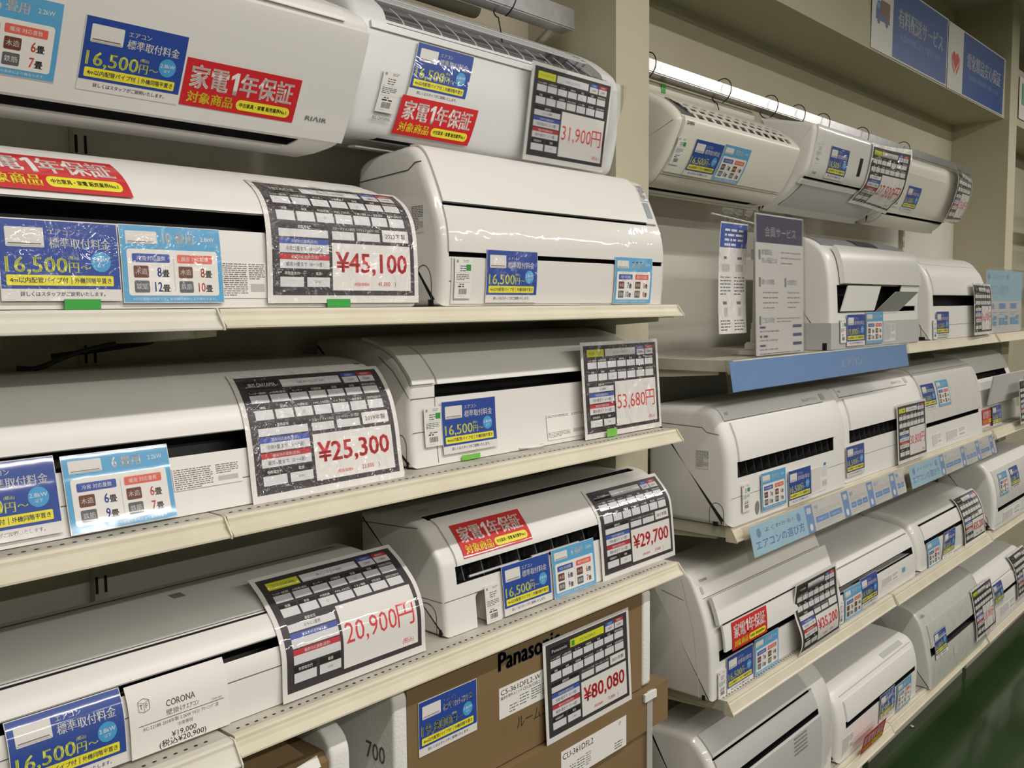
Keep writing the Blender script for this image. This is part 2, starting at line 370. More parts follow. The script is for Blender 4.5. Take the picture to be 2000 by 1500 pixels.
def corona_card():
    p = Print(151, 99, 'white')
    p.t('CORONA', 76, 37, 13, 'tile', al='c', w=44, b=.012); p.t('壁掛けｴｱｺﾝ', 78, 49.5, 9, 'tile', al='c', w=50); p.r(12, 56, 131, .8, 'black'); p.t('DW465', 140, 53, 5, 'grey', al='r')
    p.t('RC-2218R 2018年製 2.2kW ﾘﾓｺﾝ ｸﾘｰﾆﾝｸﾞ済', 76, 62, 6.5, 'tile', al='c', w=115); p.t('冷房専用', 80, 70.5, 6, 'tile', al='c')
    p.t('¥19,000', 78, 82, 11, 'black', al='c', w=38); p.t('(税込¥20,900)', 76, 91.5, 11, 'black', al='c', w=72)
    P = [(14, 24), (22, 21), (30, 24), (30, 36), (22, 39), (14, 36)]
    for a, b in zip(P, P[1:] + P[:1]):
        dx, dy = b[0] - a[0], b[1] - a[1]; L = math.hypot(dx, dy); nx, ny = -dy / L * .3, dx / L * .3
        p.poly([(a[0] + nx, a[1] + ny), (b[0] + nx, b[1] + ny), (b[0] - nx, b[1] - ny), (a[0] - nx, a[1] - ny)], 'tile')
    p.r(21.8, 27, .5, 12, 'tile'); p.poly([(14, 24), (14, 24.5), (22, 27.5), (22, 27)], 'tile'); p.poly([(30, 24), (30, 24.5), (22, 27.5), (22, 27)], 'tile')
    p.t('T', 18, 31, 8, 'tile', al='c', b=.015); p.t('F', 26, 31, 8, 'tile', al='c', b=.015)
    return p
def spec_print(w, h, s=1, base='white', c='spec'):
    p = Print(w, h, base)
    n = int(h / 3.2); p.lines(2, 2, w * .55, n, 3, 1.3, c, seed=s); p.lines(w * .62, 2, w * .34, max(1, n // 2), 3, 1.3, c, seed=s + 9); p.r(w * .64, h * .6, w * .3, h * .22, 'silver')
    return p

# ---------------------------------------------------------------- wall-mounted air conditioners
AC = {}
class Unit:
    def __init__(s, key, name, label, xs, prof, yb, group, back_z=None, smooth=2, base=None, r=0.012, loc=None):
        s.key = key; s.x0, s.x1 = xs; s.P = chaikin(prof, smooth); s.yb = yb; s.S = [0]
        for a, b in zip(s.P[:-1], s.P[1:]): s.S.append(s.S[-1] + math.hypot(b[0] - a[0], b[1] - a[1]))
        s.prof = prof; s.zb = prof[0][1]; s.label = label; s.r = r
        s.root = thing('air_conditioner', label, 'air conditioner', ((s.x0 + s.x1) / 2, prof[0][0], s.zb), group)
        AC[key] = s
    def at(s, t):
        S, P = s.S, s.P
        if t <= 0: i = 0
        elif t >= S[-1]: i = len(P) - 2
        else:
            i = 0
            while S[i + 1] < t: i += 1
        a, b = P[i], P[i + 1]; L = S[i + 1] - S[i]; u = (t - S[i]) / L
        return (a[0] + (b[0] - a[0]) * u, a[1] + (b[1] - a[1]) * u), ((b[0] - a[0]) / L, (b[1] - a[1]) / L)
    def surf(s, x, t, off=0.0):
        (y, z), (dy, dz) = s.at(t)
        if 0 < t < s.S[-1]:
            d = .006; (_, (a, b)), (_, (c, e)) = s.at(max(t - d, 0)), s.at(min(t + d, s.S[-1])); dy, dz = a + c, b + e; L = math.hypot(dy, dz); dy /= L; dz /= L
        return (x, y - dz * off, z + dy * off)
    def seg(s, a, b, off=0.0, step=0.006):
        ts = [a] + [t for t in s.S if a + .001 < t < b - .001] + [b]
        return [s.surf(0, t, off)[1:] for t in ts]
    def closed(s, front):
        top = front[-1]; bot = front[0]; out = list(front)
        if top[0] < s.yb - .002: out.append((s.yb, top[1] - .004))
        out.append((s.yb, bot[1] if bot[0] < s.yb else bot[1]))
        return out
    def body(s, slots=(), m=PLA, depth=0.05, part='body', base=None):
        mb = MB(); full = s.seg(0, s.S[-1])
        if not slots: mb.extrude(s.closed(full), s.x0, s.x1, m, s.r)
        else:
            xa = min(q[2] for q in slots); xb = max(q[3] for q in slots)
            mb.extrude(s.closed(full), s.x0, xa, m, s.r, (1, 1), rr=0)
            mb.extrude(s.closed(full), xb, s.x1, m, s.r, (1, 1), rl=0)
            f = []; last = 0
            for a, b, _, _ in sorted(slots):
                f += s.seg(last, a); f += [s.surf(0, a + .001, -depth)[1:], s.surf(0, b - .001, -depth)[1:]]; last = b
            f += s.seg(last, s.S[-1])
            mb.extrude(s.closed(f), xa, xb, m, 0, (0, 0))
        s.bodymb = mb; s.bodym = m
        return mb
    def finish(s): return s.bodymb.obj('body', s.root)
    def outlet(s, a, b, xa, xb, depth=0.045, m=BLK, vanes=0, name='air_outlet', vm=DGR):
        mb = MB(); e = .0006
        p = [s.surf(0, a + e, -.001)[1:], s.surf(0, a + e + .001, -depth)[1:], s.surf(0, b - e - .001, -depth)[1:], s.surf(0, b - e, -.001)[1:]]
        for q, w in zip(p[:-1], p[1:]): mb.face([(xa + e, *q), (xb - e, *q), (xb - e, *w), (xa + e, *w)], m)
        for x in (xa + e, xb - e): mb.face([(x, *q) for q in p], m)
        for k in range(vanes):
            x = xa + (xb - xa) * (k + .5) / vanes
            q = [s.surf(0, a + .002, -.006)[1:], s.surf(0, a + .002, -depth * .9)[1:], s.surf(0, b - .002, -depth * .9)[1:], s.surf(0, b - .002, -.012)[1:]]
            mb.mesh([(x - .0012, *w) for w in q] + [(x + .0012, *w) for w in q], [(0, 1, 2, 3), (7, 6, 5, 4), (0, 3, 7, 4), (0, 4, 5, 1), (1, 5, 6, 2), (2, 6, 7, 3)], vm)
        return mb.obj(name, s.root)
    def panel(s, a, b, xa, xb, t=.0035, m=PLA, name='front_panel', r=.003, off=0.0006, twist=0.0):
        mb = MB(); o = s.seg(a, b, off + t); i = s.seg(a, b, off)
        poly = o[:]; poly += i[::-1]
        mb.extrude(poly, xa, xb, m, 0)
        return mb.obj(name, s.root)
    def line(s, t, xa, xb, w=.0022, m=SEAM, off=.0006):
        a, b, c, d = s.surf(xa, t - w / 2, off), s.surf(xb, t - w / 2, off), s.surf(xb, t + w / 2, off), s.surf(xa, t + w / 2, off)
        s.bodymb.face([a, b, c, d], m)
    def vline(s, x, ta, tb, w=.0018, m=SEAM, off=.0006):
        n = 12
        for k in range(n):
            u, v = ta + (tb - ta) * k / n, ta + (tb - ta) * (k + 1) / n
            s.bodymb.face([s.surf(x - w / 2, u, off), s.surf(x + w / 2, u, off), s.surf(x + w / 2, v, off), s.surf(x - w / 2, v, off)], m)
    def sideline(s, pts, w=.0018, m=SEAM, x=None):
        x = s.x0 - .0005 if x is None else x
        for (a, b), (c, d) in zip(pts[:-1], pts[1:]):
            L = math.hypot(c - a, d - b) or 1; ny, nz = -(d - b) / L * w / 2, (c - a) / L * w / 2
            s.bodymb.face([(x, a + ny, b + nz), (x, c + ny, d + nz), (x, c - ny, d - nz), (x, a - ny, b - nz)], m)
    def arch(s, yc, w, h):
        s.sideline([(yc - w / 2, s.zb + .002), (yc - w / 2, s.zb + h * .6)] + [(yc - w / 2 * math.cos(k * math.pi / 8), s.zb + h * .6 + h * .4 * math.sin(k * math.pi / 8)) for k in range(9)] + [(yc + w / 2, s.zb + .002)])
    def foot(s, ya, yb_, h=.012):
        x = s.x0 - .0006; s.bodymb.face([(x, ya, s.zb), (x, yb_, s.zb), (x, yb_, s.zb + h), (x, ya, s.zb + h)], BLK)
    def word(s, txt, x, t, em, c=SEAM, b=.01, sx=1.0, name='wordmark', off=.0056):
        v, f, W_ = glyphs(txt); v, f = embolden(v, f, b); mb = MB(); mb.mesh([s.surf(x + px * em * sx, t + py * em, off) for px, py in v], f, c)
        o = mb.obj(name, s.root); return o
    def patch(s, x, t, w, h, m, name, off=.0012):
        mb = MB(); n = 4
        for k in range(n):
            a, b = t + h * k / n, t + h * (k + 1) / n
            mb.face([s.surf(x, a, off), s.surf(x + w, a, off), s.surf(x + w, b, off), s.surf(x, b, off)], m)
        return mb.obj(name, s.root)
    def spec(s, x, t, w, h, seed=1, base='white', c='spec', name='rating_label', off=.0008):
        P = spec_print(w * 1000, h * 1000, seed, base, c)
        return sheet_obj(name, P, lambda u, v, l: s.surf(x + u, t + v, off + l), 'paper', s.root, s.root['_o'])
    def sidespec(s, y0, z0, w, h, seed=1):
        P = spec_print(w * 1000, h * 1000, seed, 'paper', 'tile')
        return sheet_obj('side_sticker', P, lambda u, v, l: (s.x0 - l, y0 - u, z0 + v), 'paper', s.root, s.root['_o'])
    def card(s, P, x, t, label, name, cat, finish='lam', off=.0046, skew=0.0, flat=False, curl=0.0, group=None, bend=None, lean=None, turn=0.0):
        w, h = P.w / 1000, P.h / 1000
        if flat or lean:
            b0 = Vector(s.surf(x, t, off + .001)); t0 = Vector(s.surf(x + skew, t + h, off + (lean or 0)))
            up = (t0 - b0).normalized(); rt = Vector((1, 0, 0)); nm = rt.cross(up)
            if nm.y > 0: nm = -nm
            fn = lambda u, v, l: tuple(b0 + up * v + rt * u + nm * l)
            cv = False
        else:
            ct, st_ = math.cos(turn), math.sin(turn)
            def fn(u, v, l):
                uu, vv = u * ct - v * st_, u * st_ + v * ct
                o = off + l
                if curl: o += curl * max(0, (v / h - .6) / .4) ** 2 + curl * .25 * max(0, (.2 - v / h) / .2) ** 2
                if bend: o += bend(u / w, v / h)
                return s.surf(x + uu + skew * v / h, t + vv, o)
            a, m_, b = s.at(max(t, 0))[1], s.at(t + h / 2)[1], s.at(t + h)[1]
            cv = abs(a[0] * b[1] - a[1] * b[0]) > .02 or abs(a[0] * m_[1] - a[1] * m_[0]) > .02 or bool(curl) or bool(bend)
        org = fn(w / 2, 0, 0)
        o = sheet_obj(name, P, fn, finish, None, org, curved=cv, ustep=.025 if bend else 0)
        if cv:
            for f in o.data.polygons: f.use_smooth = True
        return tag(o, label, cat, group)
GFEE = 'blue installation fee cards'; GSIZE = 'pale blue room size cards'; GRED = 'red warranty cards'; GSHEET = 'black price sheets'; GTAG = 'small white barcode tags'
def fee(k, x, t, where, price='16,500', **kw): return AC[k].card(blue_card(price), x, t, 'blue installation fee card ' + where, 'fee_card', 'price card', group=GFEE, **kw)
def size(k, x, t, where, n='6', kw_='2.2', vals=('6', '9', '6', '7'), **kw): return AC[k].card(light_card(n, kw_, vals), x, t, 'pale blue room size card ' + where, 'room_size_card', 'info card', group=GSIZE, **kw)
def red(k, x, t, where, **kw): return AC[k].card(red_card(), x, t, 'red one-year warranty card ' + where, 'warranty_card', 'warranty card', group=GRED, **kw)
def btag(k, x, t, where, g=False, **kw): return AC[k].card(small_tag(g, len(where)), x, t, 'white barcode tag ' + where, 'barcode_tag', 'label', group=GTAG, finish='paper', **kw)
def sheet(k, x, t, lab, P, **kw): return AC[k].card(P, x, t, lab, 'price_sheet', 'price sheet', group=GSHEET, **kw)
GL = 'air conditioners on the left shelves'; GLH = 'air conditioners hung from the left rail'; GR = 'air conditioners on the right shelves'; GRH = 'air conditioners hung from the right rail'
# ---------------------------------------------------------------- the room
def sbox(name, x0, x1, y0, y1, z0, z1, m):
    mb = MB(); mb.box(x0, x1, y0, y1, z0, z1, m); return struct(mb.obj(name, None, ((x0 + x1) / 2, (y0 + y1) / 2, z0)))
FZ = -H; CZ = 1.54; YW = 1.63; YP = 1.35; YB = 1.375
sbox('floor', -4, 11, -7, 4, FZ - .05, FZ, FLOOR)
sbox('ceiling', -4, 11, -7, 4, CZ, CZ + .05, CEIL)
sbox('wall_back', -4, 11, YW, YW + .1, FZ, CZ, WALL)
sbox('wall_left', -4.1, -4, -7, YW + .1, FZ, CZ, WALL)
sbox('wall_front', -4, 11, -7.1, -7, FZ, CZ, WALL)
sbox('wall_right', 11, 11.1, -7, YW + .1, FZ, CZ, WALL)
for i, x in enumerate((1.893, 5.36)): sbox('pillar', x, x + .143, YP, YW, FZ, CZ, WALL)
for i, (a, b) in enumerate(((-4, 1.893), (2.036, 5.36), (5.503, 11))): sbox('beam', a, b, YB, YW, .941, 1.236, WALL)
for i, (x, y) in enumerate(LAMPS):
    t = thing('ceiling_lamp', 'white fluorescent ceiling lamp over the aisle', 'ceiling lamp', (x, y, CZ), 'fluorescent lamps over the aisle')
    mb = MB(); mb.box(x - .62, x + .62, y - .05, y + .05, CZ - .055, CZ, PLAM); mb.obj('housing', t)
    for s in (-1, 1):
        mb = MB(); mb.box(x + s * .60 - .012, x + s * .60 + .012, y - .03, y + .03, CZ - .085, CZ - .0551, PLAM); mb.obj('lamp_holder', t)

# ---------------------------------------------------------------- shelving
def shelf(x0, x1, z, label, group, lip=.028, m=SHELF, out=0.0, holes=True, yback=1.585, brk=True, cap=(1, 1)):
    t = thing('display_shelf', label, 'shelf', ((x0 + x1) / 2, 1.19, z), group)
    g = .002
    mb = MB(); mb.box(x0 + g, x1 - g, 1.186, yback, z - .030, z - .0005, SHELFD)
    if holes:
        n = int((x1 - x0) / .0155)
        for k in range(n):
            x = x0 + .02 + k * .0155
            for y in (1.197,):
                if x < x1 - .02: mb.face([(x + .0034 * math.cos(a * math.pi / 3), y + .0022 * math.sin(a * math.pi / 3), z + .0001) for a in range(6)], HOLE)
    mb.obj('deck', t)
    o = out
    pr = [(1.186, 0), (1.178 - o, -.0005), (1.176 - o, -.004), (1.1755 - o, -.009), (1.173 - o, -.0105), (1.171 - o * 1.2, -.016), (1.164 - o * 1.3, -lip + .004), (1.160 - o * 1.3, -lip + .0008), (1.160 - o * 1.3, -lip - .002), (1.164, -lip - .003), (1.186, -lip - .001)]
    mb = MB(); mb.extrude([(y, z + q) for y, q in pr], x0 + g, x1 - g, m, 0); mb.obj('price_rail', t, ang=20)
    for k, x in enumerate((x0 + g + .0008, x1 - g - .0008)):
        if cap[k]:
            mb = MB(); mb.extrude([(1.184, z + .0008), (1.176 - o, z + .0008), (1.1575 - o * 1.3, z - lip + .002), (1.1575 - o * 1.3, z - lip - .003), (1.184, z - lip - .003)], x - .0012, x + .0012, m, 0); mb.obj('end_cap', t)
    if brk:
        for x in (x0 + .018, x1 - .018):
            mb = MB(); mb.extrude([(1.22, z - .031), (1.22, z - .040), (1.36, z - .050), (1.50, z - .056), (1.585, z - .056), (1.585, z - .031)], x - .003, x + .003, m, 0); mb.obj('bracket', t)
    return t
def frame(x0, x1, z0, z1, label, group, posts=True):
    t = thing('shelving_frame', label, 'shelving', ((x0 + x1) / 2, 1.6, z0), group)
    mb = MB(); mb.box(x0 + .012, x1 - .012, 1.606, 1.618, z0, z1, BACKP); mb.obj('back_panel', t)
    for x in (x0, x1):
        w = .0115
        a, b = (x, x + w) if x == x0 else (x - w, x)
        mb = MB(); mb.box(a, b, 1.588, 1.627, z0, z1, UPR)
        for k in range(int((z1 - z0) / .05)):
            zz = z0 + .03 + k * .05; xc = (a + b) / 2 + (.002 if x == x0 else -.002)
            mb.face([(xc - .0025, 1.5878, zz), (xc + .0025, 1.5878, zz), (xc + .0025, 1.5878, zz + .030), (xc - .0025, 1.5878, zz + .030)], HOLE)
        mb.obj('upright', t)
zA, zB, zC, z1_, z2_, z3_, z4_ = 0.0, -.295, -.62, -.145, -.58, -1.05, -1.53
GSH = 'cream display shelves'
for (x0, x1, nm) in ((-.5, .70, 'left'), (.70, 1.89, 'right')):
    frame(x0, x1, FZ, .62, 'cream slotted shelving frame behind the %s' % ('¥45,100 and ¥25,300 air conditioners' if nm == 'left' else 'film-wrapped air conditioner and the ¥29,700 one'), 'shelving frames')
shelf(-.5, .70, zA, 'pale steel shelf under the left part of the ¥45,100 air conditioner', GSH, m=SHELFW, lip=.027)
shelf(.70, 1.90, zA, 'cream steel shelf under the film-wrapped air conditioner beside the pillar', GSH, lip=.025, cap=(0, 1))
shelf(-.5, .70, zB, 'cream steel shelf under the left part of the ¥25,300 air conditioner', GSH, lip=.026)
shelf(.70, 1.90, zB, 'cream steel shelf under the 53,680円 air conditioner', GSH, lip=.026, cap=(0, 1))
shelf(-.5, .70, zC - .002, 'pale steel perforated shelf under the white card of the 20,900円 air conditioner', GSH, m=SHELFW, lip=.032, out=.006)
shelf(.70, 1.91, zC, 'cream steel shelf with worn front above the cardboard boxes', GSH, lip=.026, cap=(0, 1))
shelf(-.5, 1.89, z4_, 'low cream base deck under the cardboard boxes', GSH, lip=.03, brk=False, holes=False)
RB = ((2.153, 3.36), (3.36, 4.56), (4.56, 5.76))
for i, (x0, x1) in enumerate(RB):
    frame(x0, x1, FZ, (.42, .42, .42)[i], ('grey-shaded shelving frame behind the tall leaflet sign', 'pale shelving frame behind the air conditioner with open flaps', 'shelving frame behind the pale blue guide poster')[i], 'shelving frames')
    for z, nm, lp in ((z1_, 'top', .034), (z2_, 'second', .037), (z3_, 'third', .036), (z4_, 'bottom', .034)):
        where = {('top', 0): 'top cream shelf behind the blue banner sign', ('top', 1): 'top cream shelf under the air conditioner with the closed black slot', ('top', 2): 'top cream shelf under the pale blue guide poster',
                 ('second', 0): 'second cream shelf above the left guide strip, nearest the pillar', ('second', 1): 'second cream shelf above the right guide strip', ('second', 2): 'second cream shelf beyond the right guide strip',
                 ('third', 0): 'third cream shelf under the ¥35,200 air conditioner', ('third', 1): 'third cream shelf under the domed air conditioner', ('third', 2): 'third cream shelf at the right edge of the picture',
                 ('bottom', 0): 'lowest cream shelf under the leaning red card', ('bottom', 1): 'lowest cream shelf under the air conditioner in a clear bag', ('bottom', 2): 'lowest cream shelf nearest the far end of the aisle'}[(nm, i)]
        shelf(x0, x1, z, where, GSH, lip=lp, cap=(1, 0) if i == 0 else (1, 1), out=0.004 if (i + int(z * 10)) % 2 else 0.0)
    mb = MB(); mb.box(x0 + .03, x1 - .03, 1.26, 1.55, FZ, z4_ - .090, UPR); tag(mb.obj('plinth', None, (x0, 1.26, FZ)), 'cream plinth under the lowest shelf of the right bays', 'plinth', 'plinths under the right shelves')

# ---------------------------------------------------------------- hanging rails
def rail(x0, x1, y, z, h, label, key):
    t = thing('hanging_rail', label, 'rail', ((x0 + x1) / 2, y, z), 'hanging rails')
    mb = MB(); k = .0022; d = .042
    mb.extrude([(y, z), (y, z + h), (y + d, z + h), (y + d, z + h - .012), (y + d - k, z + h - .012), (y + d - k, z + h - k), (y + k, z + h - k), (y + k, z + k), (y + d - k, z + k), (y + d - k, z + .012), (y + d, z + .012), (y + d, z)], x0, x1, GALV, 0)
    mb.extrude([(y - .0025, z + .003), (y - .0025, z + .0065), (y - .0002, z + .0065), (y - .0002, z + .003)], x0, x1, GALV, 0)
    mb.obj('channel', t)
    for x in (x0 + .008, x1 - .04):
        mb = MB(); mb.extrude([(y + d, z), (y + d, z + .008), (1.604, z - .065), (1.604, z - .080)], x - .008, x + .008, UPR, 0); mb.obj('bracket', t)
    return t
rail(-1.2, 1.845, 1.44, .667, .050, 'galvanised steel rail above the left hung air conditioners', 'l')
rail(2.06, 5.05, 1.44, .628, .036, 'galvanised steel rail above the right hung air conditioners', 'r')
def hook(x, y, zc, rad, tail, label, grp, tilt=.25):
    mb = MB(); P = []
    for k in range(26):
        a = math.radians(-70 + k * 13); P.append((x + tilt * rad * math.sin(a), y + rad * math.cos(a), zc + rad * 1.15 * math.sin(a)))
    P = P[::-1]; q = P[-1]
    if tail: P += [(q[0] - .004, q[1] - .01, q[2] - tail * .5), (q[0] - .010, q[1] - .02, q[2] - tail)]
    mb.tube(P, .0016, WIRE, 6); return tag(mb.obj('wire_hook', None, (x, y, zc)), label, 'hook', grp)
hook(1.61, 1.455, .690, .036, .06, 'bent wire hook on the left rail above the open-grille air conditioner', 'wire hooks')
for x, tl, lb in ((2.178, .02, 'nearest the pillar'), (2.59, .045, 'above the black wordmark unit'), (2.90, .01, 'at the right end of the cream unit'), (3.105, .0, 'second along the middle unit'), (3.31, .01, 'at the centre of the middle unit'), (3.675, .01, 'between the middle and last hung units'), (4.13, .01, 'last before the bright end of the rail')):
    hook(x, 1.455, .646, .033, tl, 'bent wire hook on the right rail, ' + lb, 'wire hooks')
for (x0, x1, y, z, r, lb) in ((.5, 1.62, 1.56, .694, .022, 'cream insulated pipe under the left hanging rail'), (2.09, 2.84, 1.50, .603, .026, 'cream insulated pipe under the right hanging rail')):
    mb = MB(); mb.tube([(x0, y, z), (x1 - .01, y, z), (x1, y, z + .001)], r, PIPE, 18); tag(mb.obj('insulated_pipe', None, ((x0 + x1) / 2, y, z)), lb, 'pipe', 'insulated pipes')
def tape(x, y0, z0, w, h, m, label, nm='green_tape', dy=0.0):
    mb = MB(); mb.box(x, x + w, y0 - .0006, y0, z0, z0 + h, m)
    return tag(mb.obj(nm, None, (x + w / 2, y0, z0)), label, 'tape', 'green tape pieces')
tape(2.285, 1.4735, .597, .022, .024, GTAPE, 'green tape around the cream pipe next to the pillar')
# ---------------------------------------------------------------- left bays: hung units
u = Unit('T1', 'T1', 'matt white air conditioner hung at top left, grey wordmark at its lower right', (.24, 1.04), [(1.40, .275), (1.335, .281), (1.323, .293), (1.275, .386), (1.245, .456), (1.245, .474), (1.26, .489), (1.322, .519), (1.45, .575)], 1.45, GLH)
u.body([(.030, .066, .27, .955)], PLAM); u.finish(); u.outlet(.030, .066, .27, .955, m=BLK)
u.panel(.075, .262, .243, 1.037, .004, PLAM); u.panel(.022, .038, .28, .94, .003, PLAM, 'louver', off=.002); u.panel(.27, .29, .25, .985, .004, PLA, 'top_trim')
u.word('RIΛIR', .949, .1045, .0105, MIDG, .012, 1.75)
fee('T1', .575, .094, 'left of the red card on the top left hung unit', finish='paper')
red('T1', .726, .096, 'on the top left hung unit beside its wordmark', finish='paper')
size('T1', .398, .096, 'at the picture\'s top left corner', finish='paper')
u = Unit('T2', 'T2', 'white air conditioner with open top grille hung on the left rail beside the pillar', (1.06, 1.865), [(1.47, .318), (1.38, .312), (1.350, .309), (1.334, .330), (1.318, .40), (1.314, .493), (1.322, .528), (1.335, .545), (1.393, .59), (1.511, .641)], 1.511, GLH, r=.018)
g0 = 0.330
PLT2 = mat('cool_white_plastic', (0.75, 0.765, 0.765), 0.3)
u.body([(.085, .118, 1.14, 1.80), (.325, .54, 1.14, 1.80)], PLT2, depth=.04); u.finish()
u.outlet(.085, .118, 1.14, 1.80, .035, BLK); u.outlet(.325, .54, 1.14, 1.80, .035, MIDG, name='air_intake')
for t in (.328, .405, .425, .455, .48, .51, .53):
    u.panel(t, t + .006, 1.14, 1.80, .002, PLT2, 'grille_bar', off=-.004)
for k in range(14):
    x = 1.145 + k * .0485; u.panel(.336, .404, x, x + .004, .001, GREYP, 'grille_rib', off=-.012)
u.panel(.310, .322, 1.10, 1.81, .004, PLT2, 'top_trim'); u.panel(.06, .082, 1.12, 1.80, .003, PLT2, 'louver', off=.012)
u.word('IRIS OHYAMA', 1.109, .154, .0095, MIDG, .014, .72)
btag('T2', 1.112, .168, 'on the open-grille hung unit by the pillar', skew=.016)
fee('T2', 1.183, .206, 'above the red card on the open-grille hung unit', skew=.028)
red('T2', 1.160, .136, 'on the open-grille hung unit under its blue card', finish='paper', skew=.015)
t2_sheet = price_sheet('アイリスオーヤマ', 'IAF-2207G', '31,900', yen=False, flu=True)
mb = MB(); q0, q1, q2, q3 = ((1.502, 1.316, .306), (1.80, 1.314, .318), (1.872, 1.300, .515), (1.505, 1.283, .512)); mb.face([q0, q1, q2, q3], CLEAR); mb.face([(p[0], p[1] + .0006, p[2]) for p in (q3, q2, q1, q0)], CLEAR)
tag(mb.obj('plastic_sleeve', None, q0), 'clear plastic sleeve around the 31,900円 sheet', 'plastic sleeve')

# ---------------------------------------------------------------- left bays: top shelf
u = Unit('A1', 'A1', 'white air conditioner on the top left shelf bearing the ¥45,100 sheet', (.30, 1.10), [(1.207, .001), (1.212, .084), (1.219, .132), (1.232, .159), (1.253, .180), (1.303, .206), (1.358, .218), (1.45, .222)], 1.45, GL)
u.body([(.112, .139, .36, 1.04)], PLA); u.finish(); u.outlet(.112, .139, .36, 1.04); u.panel(.1395, .36, .335, 1.065, .003)
u.spec(.722, .014, .078, .052, 4)
red('A1', .405, .147, 'on the ¥45,100 unit above its black slot', off=.006, skew=-.006)
fee('A1', .427, .010, 'in wrinkled film at the lower left of the ¥45,100 unit', finish='film')
size('A1', .577, .007, 'for 10畳 rooms on the ¥45,100 unit', '10', '2.8', ('8', '12', '8', '10'), finish='film')
sheet('A1', .797, .006, 'black price sheet reading ¥45,100 on the top left shelf', price_sheet('HITACHI', 'RAS-D28M6K', '45,100', year='2022年製', net='41,000', cool='冷房12畳まで（8〜12畳）', heat='暖房10畳まで（8〜10畳）', cap=('2.8kW', '3.6kW')), finish='film', skew=.012)
for x, lb in ((.50, 'under the blue card of the ¥45,100 unit'), (.905, 'under the ¥45,100 price sheet')): tape(x, 1.2015, -.004 + .0045, .046, .013, GTAPE, 'green tape ' + lb)
u = Unit('A2', 'A2', 'tall glossy air conditioner in clear film at the right end of the top left shelf', (1.168, 1.908), [(1.222, .001), (1.217, .05), (1.215, .10), (1.217, .14), (1.225, .17), (1.240, .21), (1.258, .25), (1.272, .277), (1.288, .292), (1.303, .296), (1.33, .294), (1.44, .284), (1.45, .24)], 1.45, GL, r=.016)
u.body([(.0895, .0985, 1.188, 1.888), (.183, .1905, 1.188, 1.85)], GLOSS, depth=.02)
u.sideline([(1.449, .240), (1.298, .250), (1.279, .262), (1.262, .2625)], .0025); u.arch(1.262, .042, .075); u.foot(1.236, .1 + 1.15)
u.line(.045, 1.19, 1.23); u.finish()
u.outlet(.0895, .0985, 1.188, 1.888, .018, BLK); u.outlet(.183, .1905, 1.188, 1.85, .018, BLK, name='panel_gap')
u.panel(.1905, .335, 1.188, 1.848, .004, PLA); u.panel(.0985, .183, 1.186, 1.89, .003, FILM, 'louver'); u.panel(.004, .088, 1.194, 1.85, .0015, FILM, 'lower_cover')
u.patch(1.862, .205, .022, .040, mat('sensor_window', (.33, .38, .40), .25), 'sensor_window', .001)
u.spec(1.862, .250, .030, .045, 8, 'icon', 'tile', 'indicator_marks'); u.spec(1.436, .010, .112, .048, 5, 'silver', 'grey'); u.word('霧ヶ峰', 1.215, .335, .013, MIDG, .0, 1.1)
u.sidespec(1.292, .135, .034, .050, 15)
btag('A2', 1.199, .014, 'at the left of the film-wrapped unit', True)
fee('A2', 1.282, .006, 'on the film-wrapped unit of the top shelf', finish='film')
size('A2', 1.694, .002, 'for 8畳 rooms on the film-wrapped unit', '8', '2.5', ('7', '10', '6', '8'), finish='film')

# ---------------------------------------------------------------- left bays: middle shelf
u = Unit('B1', 'B1', 'white air conditioner on the middle left shelf bearing the ¥25,300 sheet', (.285, 1.085), [(1.222, -.294), (1.230, -.265), (1.241, -.213), (1.253, -.176), (1.266, -.151), (1.294, -.119), (1.323, -.101), (1.396, -.089), (1.508, -.089)], 1.508, GL)
u.body([(.085, .113, .35, 1.03)], PLA); u.line(.232, .30, 1.07); u.line(.041, .30, 1.07, .0012); u.finish(); u.outlet(.085, .113, .35, 1.03); u.panel(.1135, .30, .33, 1.05, .0025, PLA)
u.spec(.652, .036, .110, .032, 14)
fee('B1', .345, .008, 'at the picture\'s left edge on the ¥25,300 unit', finish='gloss')
size('B1', .501, .001, 'for 6畳 rooms on the ¥25,300 unit', finish='gloss')
sheet('B1', .770, -.004, 'black price sheet reading ¥25,300 on the middle left shelf', price_sheet('IRIS OHYAMA', 'IRA-2203R', '25,300', year='2019年製', net='23,000'), finish='film', skew=.014)
u = Unit('B2', 'B2', 'white stepped air conditioner on the middle left shelf beside the pillar', (1.124, 1.903), [(1.249, -.294), (1.256, -.232), (1.258, -.167), (1.258, -.138), (1.271, -.122), (1.299, -.093), (1.331, -.079), (1.37, -.066), (1.423, -.059), (1.49, -.059), (1.535, -.065)], 1.535, GL)
u.body([(.1265, .150, 1.187, 1.86)], PLA); u.sideline([(1.258, -.166), (1.275, -.146), (1.30, -.118), (1.34, -.092)], .0016); u.arch(1.282, .03, .06); u.foot(1.262, 1.268)
u.line(.127, 1.126, 1.187, .0016); u.vline(1.187, .004, .127, .0012); u.line(.065, 1.128, 1.187, .0012); u.finish(); u.outlet(.1265, .150, 1.187, 1.86); u.panel(.1505, .345, 1.190, 1.86, .005); u.panel(.152, .315, 1.127, 1.184, .006, PLA, 'side_cover')
u.spec(1.506, .009, .136, .054, 21); u.word('HITACHI', 1.150, .325, .010, MIDG, .012, 1.0)
btag('B2', 1.154, .036, 'left of the blue card on the stepped unit', True)
fee('B2', 1.198, .017, 'on the stepped unit of the middle shelf', finish='gloss')
b2_sheet = (1.605, 1.226, -.2935, price_sheet('日立', 'ステンレス・クリーン', '53,680', yen=False, flu=True))
